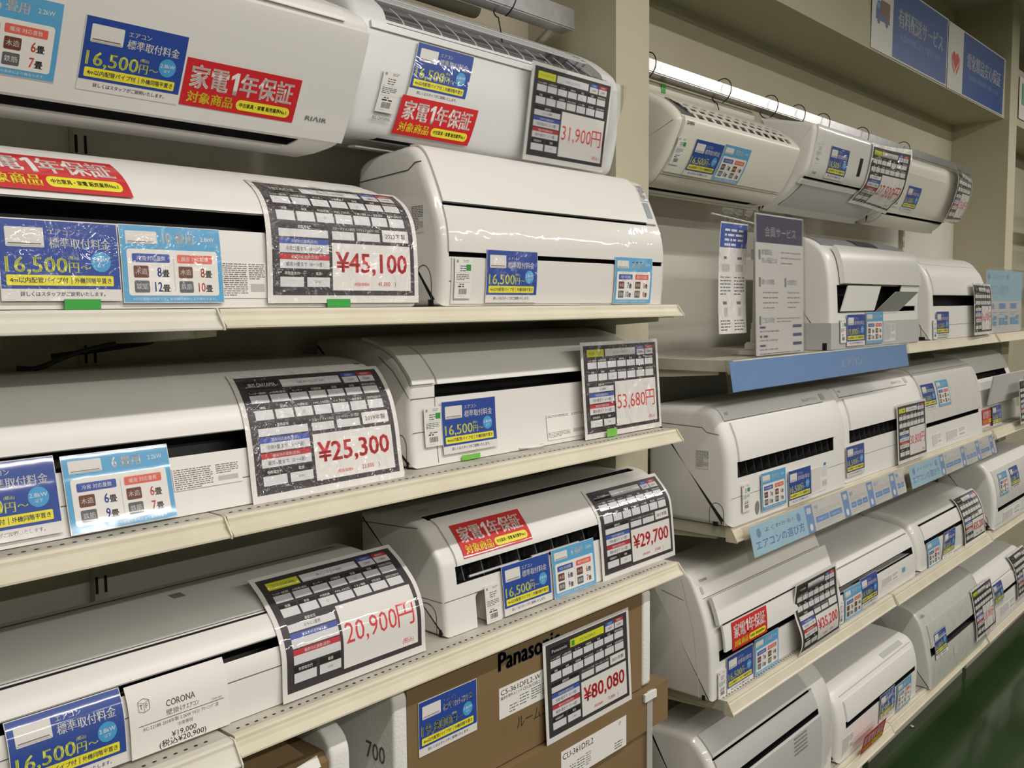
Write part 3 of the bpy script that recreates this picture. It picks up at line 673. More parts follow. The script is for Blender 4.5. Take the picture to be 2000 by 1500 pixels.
tape(1.675, 1.2185, -.2935, .038, .018, LGTAPE, 'lime tape at the foot of the 53,680円 sheet', dy=0)
tape(1.245, 1.246, -.2935, .05, .010, LGTAPE, 'lime tape under the stepped unit by its blue card')

# ---------------------------------------------------------------- left bays: lower shelf
u = Unit('C1', 'C1', 'white air conditioner on the lower left shelf bearing the 20,900円 sheet', (.31, 1.11), [(1.219, -.619), (1.221, -.557), (1.231, -.528), (1.25, -.500), (1.28, -.480), (1.31, -.467), (1.38, -.458), (1.45, -.458)], 1.45, GL)
u.body([(.090, .105, .36, 1.06)], PLA); u.line(.150, .315, 1.10, .004, BLK); u.line(.156, .315, 1.10, .0015); u.line(.060, .315, 1.10, .0014); u.line(.315, .315, 1.08, .004, SEAM); u.finish()
u.outlet(.090, .105, .36, 1.06); u.panel(.106, .146, .33, 1.09, .0025); u.panel(.16, .30, .335, 1.085, .0012, PLA, 'top_panel'); u.patch(.716, .251, .021, .020, MIDG, 'receiver_window', .0022)
fee('C1', .412, .003, 'left of the white name card on the 20,900円 unit', finish='gloss')
u.card(corona_card(), .566, .001, 'white printed card reading ¥19,000 on the lower left unit', 'name_card', 'name card', 'paper')
sheet('C1', .808, .001, 'black price sheet reading 20,900円 curling off the lower left unit', price_sheet('コロナ(CORONA)', 'RC-2218R', '20,900', yen=False, flu=True, cool='', heat=''), finish='lam', skew=.016, curl=.014)
u = Unit('C2', 'C2', 'white air conditioner with exposed vanes on the lower left shelf, ¥29,700', (1.178, 1.957), [(1.226, -.619), (1.232, -.552), (1.238, -.503), (1.243, -.478), (1.261, -.455), (1.281, -.435), (1.296, -.419), (1.333, -.409), (1.437, -.407), (1.472, -.414)], 1.472, GL, r=.010)
# body in slices so that the pipe opening in the front foot is a real hole
full = u.seg(0, u.S[-1]); mb = MB(); u.bodymb = mb; u.bodym = PLA
mb.extrude(u.closed(full), 1.178, 1.216, PLA, .010, (1, 1), rr=0); mb.extrude(u.closed(full), 1.925, 1.957, PLA, .010, (1, 1), rl=0)
def slit(front0):
    f = list(front0); last = None
    f += u.seg(.068 if front0 else 0, .093); f += [u.surf(0, .094, -.05)[1:], u.surf(0, .126, -.05)[1:]]; f += u.seg(.127, .238); f += [u.surf(0, .239, -.022)[1:], u.surf(0, .262, -.022)[1:]]; f += u.seg(.263, u.S[-1]); return f
mb.extrude(u.closed(slit([])), 1.216, 1.262, PLA, 0, (0, 1)); mb.extrude(u.closed(slit([])), 1.302, 1.925, PLA, 0, (1, 0))
hole = slit([(1.36, -.619), (1.36, -.552)]); cl = u.closed(hole); mb.extrude(cl, 1.262, 1.302, PLA, 0, (0, 0))
for x, sg in ((1.262, 1), (1.302, -1)):
    pts = [(x, -.552)] + [(x + sg * (.014 - .014 * math.cos(a * math.pi / 8)), -.566 + .014 * math.sin(a * math.pi / 8)) for a in range(5)]
    mb.face([(px, 1.2325, pz) for px, pz in pts], PLA); 
u.sideline([(1.470, -.431), (1.330, -.4235), (1.300, -.4205)], .0016); u.sideline([(1.37, -.553), (1.236, -.553)], .0012); u.line(.067, 1.18, 1.33, .0012); u.arch(1.278, .052, .058); u.foot(1.238, 1.246, .014); u.finish()
u.outlet(.093, .127, 1.216, 1.925, .045, BLK, 13, vm=VANE); u.outlet(.238, .263, 1.216, 1.925, .02, BLK, name='panel_gap')
u.panel(.127, .236, 1.220, 1.925, .003)
mb = MB(); mb.tube([u.surf(1.255, .100, -.006), u.surf(1.40, .100, -.006)], .0028, SILV, 8); mb.tube([u.surf(1.44, .100, -.006), u.surf(1.60, .100, -.006)], .0028, SILV, 8); mb.obj('vane_link', u.root)
mb = MB(); mb.tube([(1.264, 1.285, -.580), (1.300, 1.285, -.580)], .020, mat('wrapped_roll', (.66, .62, .53), .85, bump=.3, bscale=90), 18); mb.obj('wrapped_pipe_roll', u.root)
u.word('SHARP', 1.226, .276, .010, MIDG, .012, 1.1)
btag('C2', 1.283, .000, 'beside the pipe hole of the ¥29,700 unit')
red('C2', 1.240, .137, 'on the curved front of the ¥29,700 unit', finish='gloss', skew=.004)
fee('C2', 1.335, .002, 'on the ¥29,700 unit under its vanes', finish='gloss')
size('C2', 1.491, -.001, 'for 6畳 rooms on the ¥29,700 unit', '6', '2.2', finish='gloss')
sheet('C2', 1.662, -.003, 'black price sheet reading ¥29,700 on the lower left shelf', price_sheet('SHARP', 'AY-J22H-W', '29,700', year='2017年製', net='27,000'), finish='lam', skew=.004)

def cord(pts, r, m, label):
    P = chaikin3(pts); mb = MB(); mb.tube(P, r, m, 8); tag(mb.obj('cord', None, pts[0]), label, 'cord')
def chaikin3(P, n=3):
    for _ in range(n):
        Q = [P[0]]
        for a, b in zip(P[:-1], P[1:]): Q += [tuple(p * .75 + q * .25 for p, q in zip(a, b)), tuple(p * .25 + q * .75 for p, q in zip(a, b))]
        P = Q + [P[-1]]
    return P
cord([(.60, 1.50, -.072), (.78, 1.47, -.052), (.68, 1.45, -.052), (.60, 1.44, -.068), (.555, 1.44, -.088), (.53, 1.45, -.084)], .004, DGR, 'dark cable sagging under the top left shelf')
cord([(1.40, 1.27, -.290), (1.42, 1.238, -.289), (1.46, 1.232, -.2895), (1.49, 1.24, -.289), (1.47, 1.27, -.290)], .0025, PLA, 'white cord loop under the stepped air conditioner')
# ---------------------------------------------------------------- boxes under the left shelves
def flat_card(P, p0, label, name, cat, finish='paper', group=None, up=(0, 0, 1), rt=(1, 0, 0), parent=None, k=1.0):
    p0 = Vector(p0); up = Vector(up).normalized(); rt = Vector(rt).normalized(); nm = up.cross(rt) * -1
    nm = rt.cross(up)
    fn = lambda a, b, l: tuple(p0 + rt * a * k + up * b * k + nm * l)
    if parent is not None: return sheet_obj(name, P, fn, finish, parent, parent['_o'])
    return tag(sheet_obj(name, P, fn, finish, None, fn(P.w / 2000, 0, 0)), label, cat, group)
def lettering(txt, p0, em, m, parent, name, sx=1.0, b=0.0, rt=(1, 0, 0), up=(0, 0, 1)):
    v, f, w = glyphs(txt); v, f = embolden(v, f, b); p0 = Vector(p0); rt = Vector(rt).normalized(); up = Vector(up).normalized()
    mb = MB(); mb.mesh([tuple(p0 + rt * (x * em * sx) + up * (y * em)) for x, y in v], f, m); return mb.obj(name, parent)
flat_card(t2_sheet, (1.512, 1.322, .310), 'black price sheet reading 31,900円 on the open-grille hung unit', 'price_sheet', 'price sheet', 'lam', GSHEET, up=(0, -.16, 1), k=.945)
flat_card(b2_sheet[3], b2_sheet[:3], 'black price sheet reading 53,680円 in crinkled film', 'price_sheet', 'price sheet', 'film', GSHEET, up=(0, .07, 1))
GB = 'cardboard boxes under the left shelves'
INKN = mat('box_ink', srgb(34, 46, 64), .8); INKB = mat('box_print', srgb(62, 50, 38), .85)
t = thing('cardboard_box', 'upper brown cardboard box with white foam ends and the ¥80,080 sheet', 'box', (1.41, 1.19, -.895), GB)
mb = MB(); mb.box(1.045, 1.772, 1.19, 1.52, -.893, -.660, CARDB); mb.obj('sleeve', t)
def rbox(x0, x1, y0, y1, z0, z1, r, m, name, par):
    P = []
    for cy, cz, a0 in ((y0 + r, z0 + r, 180), (y1 - r, z0 + r, 270), (y1 - r, z1 - r, 0), (y0 + r, z1 - r, 90)):
        for k in range(6): a = math.radians(a0 + k * 18); P.append((cy + r * math.cos(a), cz + r * math.sin(a)))
    mb = MB(); mb.extrude(P, x0, x1, m, min(.006, (x1 - x0) * .4)); return mb.obj(name, par)
rbox(1.772, 1.804, 1.186, 1.52, -.893, -.662, .012, FOAM, 'foam_end', t)
rbox(1.012, 1.045, 1.188, 1.52, -.893, -.662, .02, FOAM, 'foam_end', t)
lettering('700', (1.0105, 1.262, -.795), .045, mat('foam_print', srgb(90, 90, 92), .8), t, 'embossed_number', sx=.8, rt=(0, -1, 0))
lettering('Panasonic', (1.281, 1.1895, -.704), .052, INKN, t, 'printed_brand', b=.035, sx=.93)
lettering('ルームエアコン', (1.333, 1.1895, -.836), .030, INKB, t, 'printed_words', sx=.85)
P = Print(215, 62, 'white'); P.t('CS-361DFL2-W', 5, 10, 15, 'black', w=120); P.t('組合せ室外ユニット', 5, 21.5, 7, 'black', w=62, b=.01); P.t('CU-361DFL2', 70, 21.5, 9.5, 'black', w=52)
P.lines(60, 31, 28, 4, 6, 2, 'tile', seed=3); P.lines(95, 29, 30, 5, 5, 2, 'tile', seed=4); P.lines(128, 29, 20, 5, 5, 2, 'grey', seed=6); P.lines(30, 42, 26, 3, 6, 2, 'tile', seed=5)
flat_card(P, (1.281, 1.190, -.801), '', 'shipping_label', '', parent=t)
def stand_card(P, x, y, z, h_off, label, name, cat, finish, group): return flat_card(P, (x, y, z), label, name, cat, finish, group, up=(0, h_off, 1))
stand_card(blue_card('19,800'), 1.070, 1.189, -.797, 0, 'blue fee card reading 19,800円 on the upper brown box', 'fee_card', 'price card', 'paper', GFEE)
stand_card(price_sheet('Panasonic', 'CS-361DFL2', '80,080', year='2021年製', net='72,800', green=True, cap=('3.6kW', '4.2kW')), 1.408, 1.176, -.896, .05, 'black price sheet reading ¥80,080 on the brown box', 'price_sheet', 'price sheet', 'lam', GSHEET)
tape(1.665, 1.176, -.904, .012, .012, mat('yellow_tape', srgb(190, 165, 60), .6), 'yellow tape bit under the ¥80,080 sheet', 'yellow_tape')
t = thing('cardboard_box', 'lower brown cardboard box with a deep lid and clear strap', 'box', (1.41, 1.18, z4_), GB)
mb = MB(); mb.box(1.02, 1.862, 1.175, 1.53, -.992, -.897, CARDB); mb.obj('lid', t)
mb = MB(); mb.box(1.03, 1.80, 1.184, 1.525, z4_ + .001, -.960, CARDB); mb.obj('carton', t)
P = Print(235, 70, 'white'); P.t('CU-361DFL2', 6, 13, 19, 'black', w=105); P.lines(28, 40, 22, 4, 6, 2.2, 'tile', seed=8); P.lines(54, 36, 26, 5, 6, 2.2, 'tile', seed=9); P.lines(84, 33, 18, 6, 5, 2.2, 'grey', seed=10); P.lines(190, 50, 30, 3, 6, 2.4, 'tile', seed=11); P.t('27', 205, 10, 10, 'tile')
flat_card(P, (1.452, 1.1748, -.995), '', 'shipping_label', '', parent=t)
lettering('Panasonic', (1.18, 1.1835, -1.10), .09, INKN, t, 'printed_brand', b=.035)
mb = MB(); mb.box(1.770, 1.792, 1.1722, 1.1738, -1.50, -.897, STRAP); mb.box(1.755, 1.803, 1.168, 1.1738, -.918, -.9, FOAM); mb.obj('strap', t)
t = thing('cardboard_box', 'torn cardboard box with white foam corner at the bottom left', 'box', (.5, 1.20, z4_), GB)
mb = MB(); mb.extrude([(1.202, z4_), (1.202, -.735), (1.215, -.722), (1.52, -.722), (1.52, z4_)], .02, .895, CARDB, 0); mb.obj('carton', t)
rbox(.885, .925, 1.196, 1.50, z4_ + .001, -.690, .045, FOAM, 'foam_end', t)
mb = MB(); mb.mesh([(.52, 1.2, -.735), (.78, 1.2, -.735), (.86, 1.214, -.728), (.84, 1.26, -.704), (.70, 1.27, -.698), (.52, 1.28, -.69)], [(0, 1, 2, 3, 4, 5)], CARDB); mb.mesh([(.78, 1.199, -.739), (.868, 1.199, -.738), (.868, 1.21, -.722), (.80, 1.203, -.728)], [(0, 1, 2, 3)], FOAM); mb.obj('torn_flap', t)
stand_card(price_sheet('Panasonic', 'CS-221DFL', '64,900', year='2021年製', net='59,000'), .578, 1.199, -.965, .003, 'price sheet on the torn foam-cornered box at the bottom left', 'price_sheet', 'price sheet', 'lam', GSHEET)

# ---------------------------------------------------------------- right bays: hung units
u = Unit('R1', 'R1', 'cream air conditioner hung nearest the pillar with slatted top and black wordmark', (2.085, 2.80), [(1.47, .305), (1.445, .308), (1.394, .313), (1.364, .335), (1.33, .381), (1.308, .424), (1.29, .465), (1.291, .478), (1.309, .502), (1.338, .527), (1.379, .551), (1.449, .585)], 1.449, GRH, r=.02)
u.body([(.045, .066, 2.10, 2.70), (.285, .40, 2.17, 2.74)], CREAMP, depth=.03); u.line(.120, 2.10, 2.78, .0012); u.finish()
u.outlet(.045, .066, 2.10, 2.70, .025, BLK); u.outlet(.285, .40, 2.17, 2.74, .026, MIDG, name='air_intake')
for t_ in (.304, .332, .36, .386): u.panel(t_, t_ + .012, 2.17, 2.74, .002, CREAMP, 'grille_bar', off=-.002)
for k in range(12): u.panel(.286, .398, 2.185 + k * .047, 2.200 + k * .047, .0015, CREAMP, 'grille_rib', off=-.0035)
u.panel(.130, .279, 2.108, 2.775, .003, CREAMP); u.word('DAIKIN', 2.118, .260, .0105, BLK, .015, 1.0)
btag('R1', 2.108, .153, 'on the cream unit hung nearest the pillar', True, skew=-.006)
fee('R1', 2.193, .131, 'on the cream unit hung nearest the pillar', finish='gloss', skew=-.008)
size('R1', 2.346, .132, 'on the cream unit hung nearest the pillar', '8', '2.5', ('7', '10', '6', '8'), finish='gloss', skew=-.01)
u = Unit('R2', 'R2', 'glossy white air conditioner hung in the middle of the right rail', (2.83, 3.60), [(1.45, .305), (1.418, .319), (1.365, .345), (1.316, .394), (1.300, .404), (1.285, .43), (1.275, .472), (1.265, .52), (1.262, .553), (1.275, .562), (1.45, .60)], 1.45, GRH)
u.body([(.168, .178, 2.85, 3.585)], PLA, depth=.02); u.finish(); u.outlet(.168, .178, 2.85, 3.585, .018); u.panel(.18, .338, 2.845, 3.585, .005, FILM); u.panel(.045, .160, 2.88, 3.56, .003, GREYP, 'louver', off=.002); u.panel(.150, .167, 2.84, 3.59, .006, PLA, 'lower_trim')
u.patch(3.20, .215, .026, .06, BLK, 'black_sticker', .0066); u.word('SHARP', 2.868, .192, .010, MIDG, .012, 1.0, off=.006)
btag('R2', 2.853, .215, 'on the glossy unit in the middle of the right rail', skew=.004); fee('R2', 2.960, .188, 'on the glossy unit in the middle of the right rail', finish='film', off=.0066, skew=-.006)
sheet('R2', 3.285, .118, 'curling black price sheet on the glossy unit of the right rail', price_sheet('シャープ', 'AY-G22DH', '27,500', yen=False, flu=True, detail=1), finish='film', off=.010, skew=-.01, bend=lambda a, b: .03 * a * a)
u = Unit('R3', 'R3', 'rounded cream air conditioner hung last on the right rail, price sheet at its end', (3.66, 4.43), [(1.45, .31), (1.40, .322), (1.362, .356), (1.345, .375), (1.325, .42), (1.31, .465), (1.300, .513), (1.303, .556), (1.33, .575), (1.45, .60)], 1.45, GRH, r=.03)
u.body([(.084, .096, 3.69, 4.40)], CREAMP, depth=.02); u.finish(); u.outlet(.084, .096, 3.69, 4.40, .018); u.panel(.098, .262, 3.672, 4.41, .003, mat('gloss_cream_plastic', (.76, .735, .66), .25, coat=.7, coat_r=.04)); u.panel(.02, .082, 3.70, 4.40, .003, CREAMP, 'louver')
btag('R3', 3.722, .128, 'on the last unit of the right rail'); fee('R3', 3.812, .117, 'on the last unit of the right rail', finish='gloss', skew=-.01)
sheet('R3', 4.28, .115, 'black price sheet curving off the end of the last hung unit', price_sheet('東芝', 'RAS-2258T', '27,500', yen=False, flu=False, detail=1), finish='film', off=.012, bend=lambda a, b: -.03 * a + .02)

# ---------------------------------------------------------------- right bays: top shelf
u = Unit('R4', 'R4', 'white air conditioner with grey base and open front flaps on the top shelf', (2.77, 3.55), [(1.174, -.144), (1.175, -.05), (1.180, .05), (1.186, .1), (1.196, .142), (1.212, .168), (1.240, .192), (1.278, .208), (1.36, .215), (1.44, .215)], 1.44, GR, r=.012)
u.body([(.114, .200, 2.822, 3.51)], PLA, depth=.06); u.finish(); u.outlet(.114, .200, 2.822, 3.51, .055, BLK)
mb = MB(); pr = u.seg(0, .083, .0009); mb.extrude(pr + [(1.4402, pr[-1][1]), (1.4402, -.1445)], 2.7692, 3.5508, GREYP, 0); mb.obj('grey_base', u.root)
u.panel(.203, .318, 2.838, 3.53, .016, GLOSS, off=.004); u.panel(.335, .40, 2.80, 3.53, .003, MIDG, 'grey_top_strip'); u.panel(.345, .385, 3.10, 3.28, .002, DGR, 'receiver_window', off=.004)
def flap(x0, x1, t0, t1, out0, out1, sk, m=PLA):
    a, b = u.surf(0, t0, .004), u.surf(0, t1, .004); mb = MB()
    P = [(x0, a[1] - out0, a[2]), (x1, a[1] - out0, a[2]), (x1 + sk, b[1] - out1, b[2]), (x0 + sk, b[1] - out1, b[2])]
    mb.mesh(P + [(p[0], p[1] - .004, p[2] + .002) for p in P], [(0, 1, 2, 3), (7, 6, 5, 4), (0, 4, 5, 1), (1, 5, 6, 2), (2, 6, 7, 3), (3, 7, 4, 0)], m); mb.obj('flap', u.root)
flap(2.828, 3.10, .117, .196, .0, .012, .035); flap(3.115, 3.33, .114, .178, .0, .060, .02, GREYP); flap(3.32, 3.50, .130, .202, .0, .004, .03)
u.arch(1.225, .06, .06); u.spec(3.21, .012, .10, .06, 31, 'sleeve', 'grey')
mb = MB(); mb.box(2.7688, 2.7692, 1.186, 1.200, -.144, -.122, BLK); mb.obj('corner_notch', u.root)
btag('R4', 2.832, .020, 'on the unit with open flaps', True, skew=-.004); fee('R4', 2.880, .008, 'on the grey base of the unit with open flaps', price='19,800', finish='gloss'); size('R4', 3.037, .010, 'on the grey-based unit with open flaps', '10', '2.8', ('8', '12', '8', '10'), finish='gloss')
u = Unit('R5', 'R5', 'white air conditioner with black slot on the top shelf beside the open-flap unit', (3.70, 4.44), [(1.178, -.144), (1.184, .02), (1.190, .06), (1.204, .105), (1.23, .145), (1.258, .172), (1.30, .185), (1.42, .19)], 1.42, GR)
u.body([(.129, .170, 3.730, 4.40)], PLA); u.line(.055, 3.75, 4.42, .0012); u.arch(1.245, .06, .07); u.foot(1.20, 1.23); u.finish(); u.outlet(.129, .170, 3.730, 4.40); u.panel(.1715, .276, 3.735, 4.41, .004); u.panel(.30, .40, 3.72, 4.42, .0015, PLA, 'top_cover')
btag('R5', 3.715, .004, 'on the black-slot unit of the top shelf', skew=-.002); fee('R5', 3.752, .008, 'on the black-slot unit of the top shelf', finish='gloss')
sheet('R5', 4.168, .004, 'glaring black price sheet on the black-slot unit of the top shelf', price_sheet('富士通', 'AS-C229L', '36,300', yen=False, detail=1), finish='film', off=.012, bend=lambda a, b: .012 * (1 - a))

# ---------------------------------------------------------------- right bays: second shelf
def twin(k, lab, xs, dy):
    u = Unit(k, k, lab, xs, [(1.165 + dy, -.579), (1.168 + dy, -.50), (1.170 + dy, -.41), (1.178 + dy, -.36), (1.195 + dy, -.32), (1.212 + dy, -.287), (1.23 + dy, -.272), (1.26 + dy, -.268), (1.314 + dy, -.270), (1.42, -.274)], 1.42, GR, r=.022)
    x = xs[0]
    u.body([(.125, .1665, x + .045, x + .655)], PLAM); u.sideline([(1.42, -.318), (1.25 + dy, -.322), (1.236 + dy, -.334), (1.20 + dy, -.338)], .0018); u.arch(1.205 + dy, .042, .062); u.foot(1.20 + dy, 1.215 + dy); u.line(.075, x + .01, xs[1] - .01, .0010); u.line(.279, x + .03, xs[1] - .11, .0022); u.vline(x + .03, .279, .33, .0016); u.finish()
    u.outlet(.125, .1665, x + .045, x + .655, .045, BLK, 14); u.panel(.1675, .272, x + .050, x + .660, .005, PLAM); u.patch(xs[1] - .115, .286, .03, .022, GREYP, 'sensor_window', .001)
    u.spec(xs[1] - .24, .291, .10, .010, 7, 'icon', 'grey', 'indicator_marks'); u.patch(x + .05, .295, .016, .008, GREYP, 'emblem', .001)
    return u
u = twin('R6', 'white air conditioner nearest the pillar on the second shelf, below the blue banner', (2.14, 2.895), 0.0)
u.sidespec(1.268, -.432, .040, .050, 17)
mb = MB(); mb.face([(2.288 + .011 * math.cos(a * math.pi / 10), 1.1647, -.549 + .019 * math.sin(a * math.pi / 10)) for a in range(20)], MIDG); mb.obj('round_sticker', u.root)
u.spec(2.630, .012, .115, .075, 41, 'icon', 'silver', 'printed_picture'); u.patch(2.72, .078, .014, .018, mat('blue_print', srgb(60, 130, 190), .5), 'blue_print', .0014)
btag('R6', 2.199, .032, 'on the unit below the blue banner', True); size('R6', 2.307, .016, 'on the unit below the blue banner', '8', '2.5', ('7', '10', '6', '8'), finish='gloss', skew=-.004); fee('R6', 2.472, .003, 'on the unit below the blue banner', finish='gloss', skew=-.003)
u = twin('R7', 'second air conditioner from the pillar on the second shelf, sheet at its right', (2.91, 3.67), .015)
fee('R7', 2.920, .018, 'left of the price sheet on the second shelf', finish='gloss', skew=-.004)
sheet('R7', 3.345, .004, 'black price sheet with yellow corner on the second shelf', price_sheet('三菱', 'MSZ-GE2218', '30,800', yen=False, flu=True, detail=1), finish='lam', off=.016, lean=.002)
u = Unit('R8', 'R8', 'film-wrapped air conditioner with cards above its thin slot on the second shelf', (3.69, 4.46), [(1.183, -.579), (1.194, -.443), (1.205, -.38), (1.22, -.32), (1.248, -.278), (1.276, -.258), (1.42, -.25)], 1.42, GR, r=.02)
u.body([(.096, .112, 3.70, 4.40)], PLA); u.line(.316, 3.72, 4.44, .0014); u.finish(); u.outlet(.096, .112, 3.70, 4.40); u.panel(.114, .30, 3.70, 4.44, .003, FILM)
u.spec(3.78, .018, .10, .045, 51, 'white', 'grey'); u.spec(3.95, .018, .25, .040, 52, 'white', 'grey', 'printed_marks')
fee('R8', 3.704, .163, 'on the film-wrapped unit of the second shelf', finish='gloss', skew=.006); size('R8', 3.876, .163, 'on the film-wrapped unit of the second shelf', '6', '2.2', finish='gloss', skew=.008)
u = Unit('R9', 'R9', 'last visible air conditioner on the second shelf with a grey hinged panel', (4.56, 5.22), [(1.23, -.579), (1.24, -.42), (1.266, -.366), (1.293, -.291), (1.335, -.243), (1.45, -.235)], 1.45, GR)
u.body([(.225, .255, 4.60, 5.14)], PLA); u.finish(); u.outlet(.225, .255, 4.60, 5.14)
mb = MB(); a, b = u.surf(0, .105, .02), u.surf(0, .215, .075); mb.extrude([(a[1], a[2]), (b[1], b[2]), (b[1] - .006, b[2] - .003), (a[1] - .006, a[2] - .002)], 4.62, 5.16, GREYP, 0); mb.obj('hinged_panel', u.root)
red('R9', 4.50 + .10, .012, 'on the unit with the grey hinged panel', finish='gloss'); fee('R9', 4.735, -.010, 'on the unit with the grey hinged panel', finish='gloss', off=.012)
sheet('R9', 4.90, -.012, 'crinkled black price sheet on the unit with the grey hinged panel', price_sheet('東芝', 'RAS-2259', '41,800', detail=0), finish='film', off=.09, lean=.02)

# ---------------------------------------------------------------- right bays: third shelf
u = Unit('R10', 'R10', 'white air conditioner with two raised front boards on the third shelf, ¥35,200', (2.12, 2.88), [(1.204, -1.049), (1.206, -.95), (1.210, -.89), (1.224, -.832), (1.240, -.79), (1.262, -.74), (1.275, -.72), (1.296, -.712), (1.42, -.72)], 1.42, GR, r=.01)
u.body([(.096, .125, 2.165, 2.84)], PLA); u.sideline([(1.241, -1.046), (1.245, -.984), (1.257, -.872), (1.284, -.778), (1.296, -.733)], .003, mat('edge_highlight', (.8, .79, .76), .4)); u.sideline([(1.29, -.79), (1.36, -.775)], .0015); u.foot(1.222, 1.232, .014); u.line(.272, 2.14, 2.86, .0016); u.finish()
u.outlet(.096, .125, 2.165, 2.84, .04); u.panel(.198, .270, 2.150, 2.868, .012, PLAM, 'raised_board', off=.010); u.panel(.126, .191, 2.165, 2.84, .006, PLAM, 'louver', off=.014); u.panel(.185, .20, 2.2, 2.82, .002, DGR, 'hinge_gap', off=.001)
u.word('TOSHIBA', 2.15, .315, .010, MIDG, .012, 1.0, off=.002); u.patch(2.142, .283, .012, .02, GREYP, 'emblem')
btag('R10', 2.149, -.001, 'at the foot of the ¥35,200 unit'); red('R10', 2.198, .120, 'on the lower board of the ¥35,200 unit', finish='gloss', off=.0215, skew=.010)
fee('R10', 2.197, -.003, 'on the ¥35,200 unit under its red card', finish='gloss', off=.004); size('R10', 2.354, -.001, 'on the ¥35,200 unit beside its blue card', '8', '2.5', ('7', '10', '6', '8'), finish='gloss', off=.004)
sheet('R10', 2.577, -.004, 'wavy black price sheet reading ¥35,200 on the third shelf', price_sheet('TOSHIBA', 'RAS-2210TM', '35,200', net='32,000', detail=1), finish='lam', off=.026, bend=lambda a, b: .012 * math.sin(b * 7) * (1 - a * .7) + .004)
u = Unit('R11', 'R11', 'domed white air conditioner second from the pillar on the third shelf', (2.90, 3.66), [(1.193, -1.049), (1.193, -.969), (1.207, -.919), (1.232, -.878), (1.266, -.858), (1.45, -.838)], 1.45, GR, r=.02)
u.body([(.092, .119, 2.94, 3.625)], PLA); u.line(.172, 2.94, 3.63, .005, MIDG); u.finish(); u.outlet(.092, .119, 2.94, 3.625); u.panel(.120, .165, 2.945, 3.625, .006); u.panel(.185, .36, 2.93, 3.63, .0012, PLA, 'top_cover'); u.spec(3.30, .035, .16, .03, 61, 'white', 'grey'); u.patch(3.50, .045, .03, .018, mat('blue_print2', srgb(120, 160, 210), .5), 'blue_print', .0014)
btag('R11', 2.905, .002, 'at the left foot of the domed unit'); size('R11', 2.957, -.001, 'on the domed unit beside its blue card', '8', '2.5', ('7', '10', '6', '8'), finish='gloss'); fee('R11', 3.098, .009, 'on the domed unit of the third shelf', finish='gloss')
u = Unit('R12', 'R12', 'glossy air conditioner with black line above its panel on the third shelf', (3.70, 4.53), [(1.195, -1.049), (1.20, -.97), (1.222, -.90), (1.25, -.861), (1.285, -.846), (1.362, -.835), (1.44, -.833)], 1.44, GR, r=.025)
u.body([(.092, .108, 3.782, 4.44), (.166, .174, 3.782, 4.44)], GLOSS, depth=.02); u.finish(); u.outlet(.092, .108, 3.782, 4.44, .018); u.outlet(.166, .174, 3.782, 4.44, .018, name='panel_gap'); u.panel(.109, .165, 3.787, 4.44, .003, PLA)
size('R12', 3.787, -.007, 'on the glossy unit of the third shelf', finish='gloss'); fee('R12', 3.955, -.002, 'half hidden on the glossy unit of the third shelf', finish='film', skew=.05)
sheet('R12', 4.243, -.008, 'black price sheet on the glossy unit of the third shelf', price_sheet('Panasonic', 'CS-228CF', '35,200', detail=1), finish='lam', off=.01)
u = Unit('R13', 'R13', 'tall air conditioner at the right end of the third shelf', (4.60, 5.40), [(1.165, -1.049), (1.163, -.91), (1.18, -.822), (1.208, -.763), (1.25, -.739), (1.42, -.745)], 1.42, GR, r=.02)
u.body([(.078, .098, 4.655, 5.35)], PLA); u.line(.02, 4.61, 5.39, .001); u.arch(1.22, .06, .07); u.foot(1.19, 1.23, .02); u.finish(); u.outlet(.078, .098, 4.655, 5.35); u.panel(.10, .27, 4.64, 5.38, .003, FILM); u.spec(4.75, .015, .3, .045, 71, 'white', 'grey')
size('R13', 4.680, .145, 'on the tall unit ending the third shelf', finish='film', skew=.02); fee('R13', 4.882, .150, 'on the tall unit ending the third shelf', finish='film', skew=.01)

# ---------------------------------------------------------------- right bays: bottom shelf
u = Unit('R14', 'R14', 'pale grey air conditioner nearest the pillar on the lowest shelf, shiny film edge', (2.14, 2.90), [(1.195, -1.529), (1.19, -1.38), (1.20, -1.28), (1.227, -1.224), (1.26, -1.188), (1.29, -1.170), (1.42, -1.178)], 1.42, GR, r=.02)
u.body([(.222, .243, 2.165, 2.79), (.300, .307, 2.165, 2.77)], FILM, depth=.03); u.finish(); u.outlet(.222, .243, 2.165, 2.79, .028); u.outlet(.300, .307, 2.165, 2.77, .02, name='panel_gap'); u.panel(.308, .375, 2.168, 2.765, .004, GREYP, 'upper_panel'); u.panel(.244, .299, 2.166, 2.78, .004, GREYP); u.panel(.01, .215, 2.17, 2.80, .002, GREYP, 'lower_cover')
for k in range(5): u.patch(2.60, .155 + k * .012, .09, .006, MIDG, 'vent_slot', .0032)
u = Unit('R15', 'R15', 'white air conditioner second from the pillar on the lowest shelf behind a red card', (2.93, 3.69), [(1.19, -1.529), (1.185, -1.42), (1.195, -1.36), (1.21, -1.315), (1.25, -1.29), (1.42, -1.28)], 1.42, GR, r=.02)
u.body([(.105, .128, 2.985, 3.655)], PLA); u.line(.215, 2.98, 3.66, .004, GREYP); u.finish(); u.outlet(.105, .128, 2.985, 3.655); u.panel(.129, .195, 2.99, 3.655, .006); u.patch(3.40, .225, .2, .02, GREYP, 'sensor_window'); u.spec(2.96, .02, .09, .06, 81, 'white', 'grey')
u.card(red_card(), 3.040, .004, 'red one-year warranty card leaning on the lowest shelf', 'warranty_card', 'warranty card', 'gloss', group=GRED, lean=.012, off=.03)
fee('R15', 3.277, .022, 'on the lowest shelf unit behind the red card', finish='film'); size('R15', 3.450, .006, 'on the lowest shelf unit behind the red card', finish='film')
